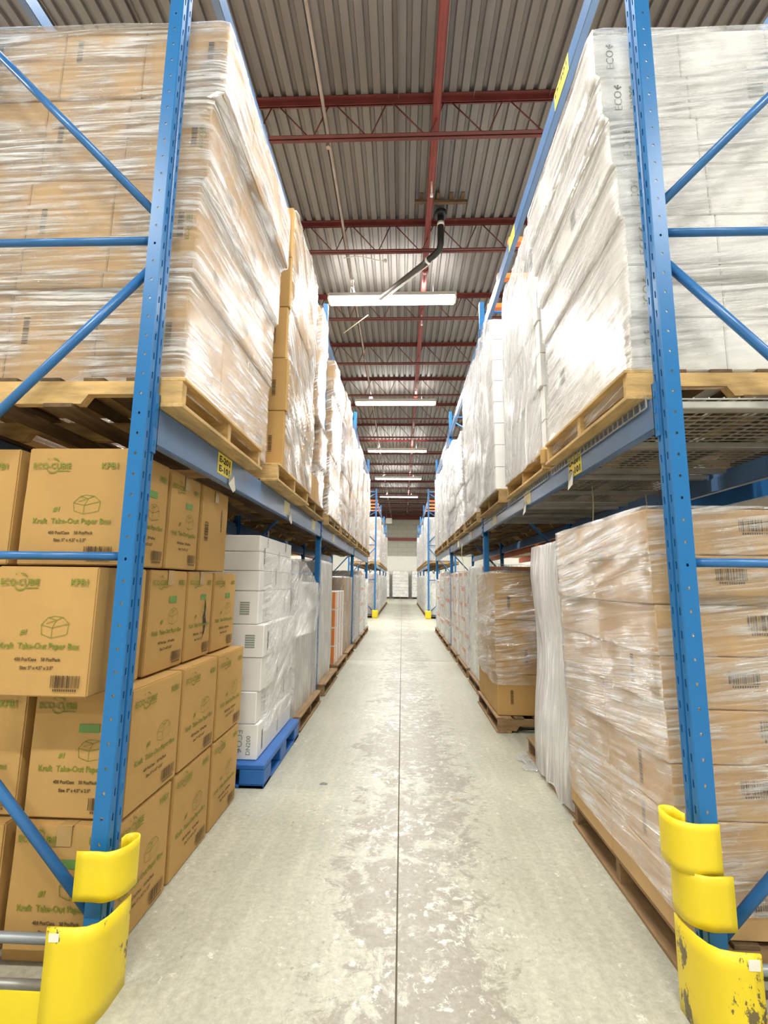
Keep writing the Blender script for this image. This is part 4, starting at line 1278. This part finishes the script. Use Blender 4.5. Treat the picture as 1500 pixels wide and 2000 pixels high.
# ---- left lower, beyond the kraft stack
def left_lower():
    # blue plastic pallet
    t = thing('plastic_pallet', 'blue plastic pallet on the floor under the white cartons on the left', 'pallet', (-.91, 3.33, 0))
    def pl(name, *b, bev=.006):
        bm = bmesh.new(); box(bm, *b, bev); return bm_obj(name, bm, 'blue_plastic', t)
    pl('deck', -1.15, 0, 0, 1.08, .115, .15)
    for x in (-.17, -.62, -1.15):
        for y in (0, .44, .90): pl('foot_block', x, x + .17, y, y + .18, .022, .115)
    for x in (-.17, -.62, -1.15): pl('runner', x, x + .17, 0, 1.08, 0, .022, bev=.004)
    for y in (0, .9): pl('cross_runner', -1.15, 0, y, y + .18, .001, .021, bev=.003)
    rows = [.152, .385, .60, .83, 1.06, 1.295, 1.44, 1.58, 1.70]
    b = load(-1, 'stack on the blue pallet', -.985, 3.40, 4.38, rows, 3, 2, 'white_board', depth=1.0,
             leans=[(0, 0), (-.02, 0), (.0, .01), (.01, 0), (-.04, 0), (-.04, 0), (-.045, 0), (-.05, 0)], group='white cartons on the blue pallet')
    for (r, i, j), (o, bw, bl, h) in b.items():
        if i: continue
        if r == 0 and j == 0:
            p = stick(o, PR_LEAF, 'front', .12, .04, 'logo', bw, bl); p.rotation_euler = (0, math.radians(180), 0); p.scale = (.8, 1, .8); p.location.z = .22
            p = stick(o, PR_CODE, 'front', .2, .01, 'carton_code', bw, bl)
        if r in (3, 4) and j == 0: stick(o, PR_PATCH, 'front', .15, .06, 'stock_label', bw, bl)
        if (r + j) % 3 == 0: stick(o, PR_VBAR, '+x', -.05, .04, 'barcode', bw, bl)
        if (r + j) % 3 == 1: stick(o, PR_CODE, '+x', .05, .02, 'carton_code', bw, bl)
    film('loosened clear film round the white cartons on the blue pallet', -1.98, -.975, 3.52, 4.44, .30, 1.56, None, theta=.45, step=.025, amp=.014, mat='film_clear', seed=11, freq=18)
    # loose flap of film reaching towards the second post
    bm = bmesh.new(); lay = bm.loops.layers.uv.new('film')
    N = 22
    g = []
    for i in range(N + 1):
        u = i / N
        col = []
        for j in range(15):
            v = j / 14
            wid = (1 - u) ** .7
            y = 4.35 + 1.25 * u
            z = 1.58 - .35 * u - v * (.70 * wid + .08) + .03 * math.sin(u * 9)
            x = -.99 + .09 * math.sin(u * 3.1) + .030 * noise.noise(Vector((u * 5, v * 6, 1)))
            col.append(bm.verts.new((x, y, z)))
        g.append(col)
    for i in range(N):
        for j in range(14):
            f = bm.faces.new((g[i][j], g[i + 1][j], g[i + 1][j + 1], g[i][j + 1])); f.smooth = True
            for lp in f.loops: lp[lay].uv = (lp.vert.co.y + lp.vert.co.z, lp.vert.co.z * .7 - lp.vert.co.y * .7)
    o = bm_obj('film_flap', bm, 'film_clear'); tag(o, 'torn flap of clear film trailing from the white stack towards the second left post', 'plastic film')
    # milky load just before the second post
    rows = [.137, .55, .95, 1.32]
    load(-1, 'milky-wrapped load before second left post', -1.04, 4.55, 5.60, rows, 2, 1, 'white_board', depth=1.0,
         pal=(-.93, 4.52, 0.0, 'wooden pallet on the floor just before the second left post'), group='white cartons under milky film on the left')
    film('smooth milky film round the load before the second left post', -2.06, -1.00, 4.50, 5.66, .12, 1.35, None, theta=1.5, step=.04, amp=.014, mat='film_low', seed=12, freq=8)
left_lower()

# ---- second bay: cartons one by one, coarser film
def bay2():
    ya = RUN1[1] + .12
    G = 'cartons in the second bay'
    step = (RUN1[2] - RUN1[1] - .14) / 3
    names = ['near', 'middle', 'far']
    for sd, xf, nm, zp in ((-1, -.97, 'left', ZP), (1, .97, 'right', ZPR)):
        s = 1 if sd < 0 else -1
        for k in range(3):
            y0 = ya + k * step
            kraft = (nm == 'left')
            top = [4.30, 4.42, 4.22][k] if nm == 'left' else [4.30, 3.75, 4.0][k]
            nr = 5 if kraft else 7
            z0 = zp + PH + .002
            rows = [z0 + (top - z0) * q / nr for q in range(nr + 1)]
            rnd = random.Random(k + (10 if kraft else 0))
            leans = [(rnd.uniform(-.012, .012) + s * .008 * q, 0) for q in range(nr)]
            alt = {}
            if kraft:
                alt = {(q, 0, 0): 'kraft' for q in range(nr)}
                if k == 1: alt[(2, 0, 0)] = 'dark_carton'; alt[(3, 0, 0)] = 'dark_carton'
            load(sd, '%s shelf load of second %s bay' % (names[k], nm), xf, y0 + .02, y0 + 1.10, rows, 2, 1, 'kraft_pale' if kraft else 'white_board', depth=1.1, leans=leans, alt=alt,
                 pal=(xf + s * .03, y0 + .01, zp, 'wooden pallet on the %s shelf in the second bay, %s of three' % (nm, names[k])),
                 film_args=dict(theta=(.5, -.6, 1.2)[k], step=.05, amp=.024, mat='film' if kraft else 'film_white', seed=20 + k + (5 if kraft else 0), freq=14),
                 filmlabel='crumpled glossy film round the %s shelf load of the second %s bay' % (names[k], nm), group='cartons on the %s shelf in the second bay' % nm)
    # floor level, right: milky load, then white cartons with orange bands
    rows = [.137, .5, .9, 1.25, 1.58]
    b = load(1, 'milky load past second right post', .985, ya, ya + 1.05, rows, 2, 1, 'white_board', depth=1.1,
         pal=(.96, ya - .01, 0, 'floor pallet just past the second right post'), group='white cartons past the second right post',
         film_args=dict(theta=1.4, step=.045, amp=.016, mat='film_clear', seed=31, freq=8, ztop=1.60), filmlabel='milky film round the tall load just past the second right post')
    o, bw, bl, h = b[(3, 0, 0)]
    bm = bmesh.new(); box(bm, -bw / 2 + .01, bw / 2 - .01, -bl / 2 - .0012, -bl / 2 + .001, h - .055, h - .006)
    bm_obj('orange_band', bm, 'orange_board', o)
    for k in (1, 2):
        y0 = ya + k * step
        rows = [.137 + .235 * q for q in range(7)]
        b = load(1, '%s orange-banded floor load at right' % ['', 'nearer', 'farther'][k], .985, y0, y0 + 1.08, rows, 3, 1, 'white_board', depth=1.1,
             pal=(.96, y0, 0, 'floor pallet under the orange-banded cartons right, %s of two' % ['', 'nearer', 'farther'][k]), group='orange-banded white cartons on the right',
             film_args=dict(theta=1.2, step=.05, amp=.012, mat='film_clear', seed=32 + k, freq=10), filmlabel='clear film round the orange-banded floor load right, %s of two' % ['', 'nearer', 'farther'][k])
        for (r, i, j), (o, bw, bl, h) in b.items():
            bm = bmesh.new()
            if (r + j) % 2: box(bm, -bw / 2 - .0008, -bw / 2 + .0012, -bl / 2 + .006, bl / 2 - .006, h - .07, h - .008)
            else: box(bm, -bw / 2 - .0008, -bw / 2 + .0012, bl / 2 - .09, bl / 2 - .02, .01, h - .01)
            bm_obj('orange_band', bm, 'orange_board', o)
    # an orange lid strip over the load behind the jutting kraft cartons
    # floor level, left: tall white load, orange-striped cartons, milky load
    rows = [.137, .6, 1.1, 1.62]
    load(-1, 'tall load past second left post', -1.02, ya, ya + .95, rows, 1, 1, 'white_board', depth=1.0,
         pal=(-.93, ya - .01, 0, 'floor pallet just past the second left post'), group='white cartons past the second left post',
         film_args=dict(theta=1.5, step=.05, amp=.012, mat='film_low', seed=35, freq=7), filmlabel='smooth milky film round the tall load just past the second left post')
    y0 = ya + step
    rows = [.137 + .27 * q for q in range(5)]
    b = load(-1, 'low orange-striped stack on left', -1.0, y0 + .05, y0 + 1.02, rows, 3, 2, 'white_board', depth=1.0,
             pal=(-.95, y0, 0, 'floor pallet under the low orange-striped stack on the left'), group='orange-striped white cartons on the left')
    for (r, i, j), (o, bw, bl, h) in b.items():
        bm = bmesh.new()
        if i == 0: box(bm, bw / 2 - .0012, bw / 2 + .0008, -bl / 2 + .012, -bl / 2 + .055, .01, h - .01)
        if j == 0: box(bm, bw / 2 - .062, bw / 2 - .012, -bl / 2 - .0008, -bl / 2 + .0012, .01, h - .012)
        bm_obj('orange_stripe', bm, 'orange_board', o)
    rows = [.137, .55, 1.0, 1.45]
    load(-1, 'floor load before third left post', -1.02, y0 + step - .02, y0 + 2 * step - .12, rows, 2, 1, 'kraft_pale', depth=1.0,
         pal=(-.95, y0 + step - .02, 0, 'floor pallet before the third left post'), group='kraft cartons before the third left post',
         film_args=dict(theta=1.3, step=.05, amp=.014, mat='film_clear', seed=36, freq=8), filmlabel='milky film round the load before the third left post')
bay2()

# ---- third bay, far run, end of the hall: each wrapped pallet load is one thing
def far_load(sd, xf, y, z0, top, ln, mat, fmat, label, group, seed, band=False):
    t = thing('wrapped_load', label, 'wrapped load', (xf, y, z0), 0, group)
    s = 1 if sd < 0 else -1
    rnd = random.Random(seed)
    h = top - z0; nr = max(3, int(h / .36))
    for q in range(nr):
        e = rnd.uniform(-.012, .012)
        bm = bmesh.new()
        xs = sorted((s * e, s * -1.1))
        nb = 2
        for c in range(nb):
            box(bm, xs[0], xs[1], ln * c / nb + .003, ln * (c + 1) / nb - .003, h * q / nr + .002, h * (q + 1) / nr - .002, .006)
        bm_obj('carton_layer', bm, mat, t)
        if band and q % 1 == 0:
            bm = bmesh.new(); xa = sorted((s * e - .001, s * (e) + .001)); box(bm, s * e - .0015, s * e + .0015, .1, ln - .1, h * (q + 1) / nr - .09, h * (q + 1) / nr - .02)
            bm_obj('orange_band', bm, 'orange_board', t)
    xs = sorted((s * .012, s * -1.11))
    film('', xs[0], xs[1], 0, ln, 0.0, h + .01, None, theta=rnd.uniform(.3, 1.4), step=.09, amp=.022, mat=fmat, seed=seed, freq=11, parent=t)
    return t

def far():
    step = (BAY - .12) / 3
    names = ['near', 'middle', 'far']
    for sd, xf, nm, zp in ((-1, -.97, 'left', ZP), (1, .97, 'right', ZPR)):
        s = 1 if sd < 0 else -1
        ya = RUN1[2] + .11
        for k in range(3):
            y = ya + k * step
            pallet(sd, xf + s * .03, y, zp, 'wooden pallet on the %s shelf in the third bay, %s of three' % (nm, names[k]), 'wooden pallets')
            far_load(sd, xf, y + .02, zp + PH + .001, [4.25, 4.1, 4.3][k], 1.06, 'kraft_pale' if nm == 'left' else 'white_board', 'film' if nm == 'left' else 'film_white',
                     'wrapped load on the %s shelf in the third bay, %s of three' % (nm, names[k]), 'shelf loads in the third bay', 40 + k + (9 if sd > 0 else 0))
            pallet(sd, xf + s * .02, y, 0, 'floor pallet in the third bay on the %s, %s of three' % (nm, names[k]), 'wooden pallets')
            far_load(sd, xf - s * .02, y + .02, PH + .001, [1.5, 1.62, 1.45][k], 1.06, 'white_board' if nm == 'right' or k else 'white_board', 'film_white' if (nm == 'left' and k == 0) else 'film_clear',
                     'wrapped floor load in the third bay on the %s, %s of three' % (nm, names[k]), 'floor loads in the third bay', 60 + k + (9 if sd > 0 else 0), band=(nm == 'right' or k == 1))
        for bay in range(3):
            ya = RUN2[bay] + .11
            for k in range(3):
                y = ya + k * step
                if not (bay == 0 and k == 0 and nm == 'left'):
                    far_load(sd, xf, y + .02, 2.075 + PH + .004, [3.9, 4.1, 3.7][(k + bay) % 3], 1.1, 'kraft_pale' if nm == 'left' else 'white_board', 'film_white',
                             'small far %s shelf load beyond the gap, %s bay, %s one' % (nm, ordinal(bay), names[k]), 'far shelf loads', 80 + k + bay * 3 + (9 if sd > 0 else 0))
                    pallet(sd, xf + s * .03, y, 2.072, 'small far %s shelf pallet beyond the gap, %s bay, %s one' % (nm, ordinal(bay), names[k]), 'wooden pallets')
                pallet(sd, xf + s * .02, y, 0, 'small far %s floor pallet beyond the gap, %s bay, %s one' % (nm, ordinal(bay), names[k]), 'wooden pallets')
                far_load(sd, xf, y + .02, PH + .001, [1.7, 1.6, 1.66][(k + bay) % 3], 1.1, 'dark_carton' if (nm == 'left' and bay == 0 and k == 0) else 'white_board', 'film_clear',
                         'small far %s floor load beyond the gap, %s bay, %s one' % (nm, ordinal(bay), names[k]), 'far floor loads', 110 + k + bay * 3 + (9 if sd > 0 else 0))
    # stacks against the end wall
    for k, (x, w_) in enumerate(((-.80, 1.36), (.82, 1.3), (2.3, 1.3), (-2.35, 1.3))):
        y = 40.0
        t = thing('wrapped_load', 'white film-wrapped sack stack against the end wall, %s' % ['in the middle of the aisle', 'just right of the aisle middle', 'hidden behind the right rack', 'hidden behind the left rack'][k], 'wrapped load', (x, y, 0), 0, 'stacks at the end wall')
        bm = bmesh.new()
        for q in range(3): box(bm, q * (w_ - .1) / 2, q * (w_ - .1) / 2 + .1, 0, 1.1, 0, .13)
        bm_obj('pallet_base', bm, 'old_wood', t)
        for q in range(8):
            bm = bmesh.new(); box(bm, 0, w_, 0, 1.1, .132 + .27 * q, .132 + .27 * q + .262, .03)
            bm_obj('sack_layer', bm, 'white_board', t)
        film('', 0, w_, 0, 1.1, .14, 2.31, None, theta=.1, step=.1, amp=.03, mat='film_clear', seed=200 + k, freq=8, parent=t)
    # small white box at the end of the left run under the roof
    t = thing('wall_heater', 'small white box unit hanging high on the left near the end wall', 'heater', (-1.35, 38.0, 6.1))
    bm = bmesh.new(); box(bm, 0, .5, 0, .4, 0, .42, .02); bm_obj('casing', bm, 'white_metal', t)
    for xx in (.05, .45):
        bm = bmesh.new(); tube(bm, (xx, .2, .42), (xx, .2, ZDECK - 6.1), .006, 6); bm_obj('hanger_rod', bm, 'galv', t)
far()

# ---- wire deck on the right shelf
def wire_decks():
    for k in range(3):
        y0 = RUN1[0] + .12 + k * 1.31; L = 1.22
        t = thing('wire_deck', 'galvanised wire mesh deck on the near right shelf beams, %s from the camera' % ordinal(k), 'wire deck', (XR, y0, ZR1), 0, 'wire decks')
        for q in range(3):
            yy = .0 + q * .56
            bm = bmesh.new(); box(bm, .05, DEPTH - .05, yy, yy + .05, -.035, -.003, .004)
            bm_obj('support_channel', bm, 'galv', t)
        bm = bmesh.new()
        r = .0028
        for q in range(25):
            yy = q * L / 24
            box(bm, -.012, DEPTH, yy - r, yy + r, .002, .002 + 2 * r)
            box(bm, -.012 - r, -.012 + r, yy - r, yy + r, -.032, .006)
        for xx in [-.012] + [.06 * j for j in range(1, 18)]:
            box(bm, xx - r, xx + r, 0, L, .002 + 2 * r, .002 + 4 * r)
        box(bm, -.012 - r, -.012 + r, 0, L, -.032 - r, -.032 + r)
        o = bm_obj('wire_mesh', bm, 'galv', t); o['kind'] = 'stuff'
wire_decks()

# straps of cord hanging under the right shelf
for k, (x, y, l) in enumerate(((1.35, 3.35, .32), (1.9, 3.7, .2))):
    bm = bmesh.new(); path_tube(bm, [(0, 0, 0), (.004, 0, -l * .4), (-.006, 0, -l * .8), (.004, .0, -l)], .004, 6)
    o = bm_obj('hanging_strap', bm, 'cream_tag', None, (x, y, 2.07)); tag(o, ['longer pale strap dangling under the near right shelf', 'shorter pale strap dangling under the near right shelf'][k], 'strap')
bm = bmesh.new(); path_tube(bm, [(0, 0, 0), (-.01, .03, -.15), (.02, .02, -.35), (.07, .03, -.52)], .005, 6)
o = bm_obj('hanging_strap', bm, 'cream_tag', None, (XR - .055, 7.45, 1.98)); tag(o, 'yellowish strap hanging over the front beam of the second right bay', 'strap')

# ---- floor debris
def debris():
    spots = [(-.55, 3.42, 'small folded grey scrap on the floor right of the blue pallet', .05), (.35, 3.25, 'tiny curled paper scrap on the floor right of the joint', .025),
             (-.62, 2.9, 'tiny pale chip on the floor left of the joint', .015)]
    for k, (x, y, lab, s_) in enumerate(spots):
        bm = bmesh.new()
        vs = [bm.verts.new(p) for p in ((0, 0, .001), (s_, s_ * .1, .004), (s_ * 1.1, s_ * .5, .001), (s_ * .5, s_ * .35, .012), (.0, s_ * .4, .003))]
        bm.faces.new((vs[0], vs[1], vs[3])); bm.faces.new((vs[1], vs[2], vs[3])); bm.faces.new((vs[0], vs[3], vs[4]))
        bmesh.ops.solidify(bm, geom=bm.faces, thickness=.001)
        o = bm_obj('paper_scrap', bm, 'cream_tag' if k else 'grey_brace', None, (x, y, 0)); tag(o, lab, 'scrap')
debris()

# ---- back-to-back rack rows behind (seen only through gaps), loads added to block light from the side
def back_rows():
    for sd, x0, nm in ((-1, -3.45, 'left'), (1, 2.36, 'right')):
        for lv, z0 in ((0, 0.0), (1, 2.1)):
            for k in range(9):
                y = 1.9 + k * 1.34
                t = thing('stacked_load', 'added load in the neighbouring row behind the %s rack, %s level, %s from camera' % (nm, ['floor', 'shelf'][lv], ordinal(k)), 'stacked load', (x0, y, z0), 0, 'loads in neighbouring rows')
                for q in range(4):
                    bm = bmesh.new(); box(bm, 0, 1.1, 0, 1.22, .002 + .42 * q, .42 * q + .418, .006); bm_obj('carton_layer', bm, 'kraft' if (k + lv) % 2 else 'white_board', t)
        for xx, ll in ((x0 + .02, 'outer' if sd < 0 else 'inner'), (x0 + 1.03, 'inner' if sd < 0 else 'outer')):
            bm = bmesh.new(); box(bm, xx, xx + .05, 5.85, RUN1[3], 1.96, 2.09)
            o = bm_obj('rack_beam', bm, 'orange'); tag(o, 'orange %s beam of the neighbouring row behind the %s rack' % (ll, nm), 'rack beam')
            bm = bmesh.new(); box(bm, xx, xx + .05, RUN1[0], 5.84, 1.96, 2.09)
            o = bm_obj('rack_beam', bm, 'blue_brace'); tag(o, 'blue %s beam of the neighbouring row behind the near %s rack' % (ll, nm), 'rack beam')
back_rows()

for l, os_ in LABELS.items():
    if len(os_) > 1: print('DUP', len(os_), l)
print('objects', len(bpy.data.objects))
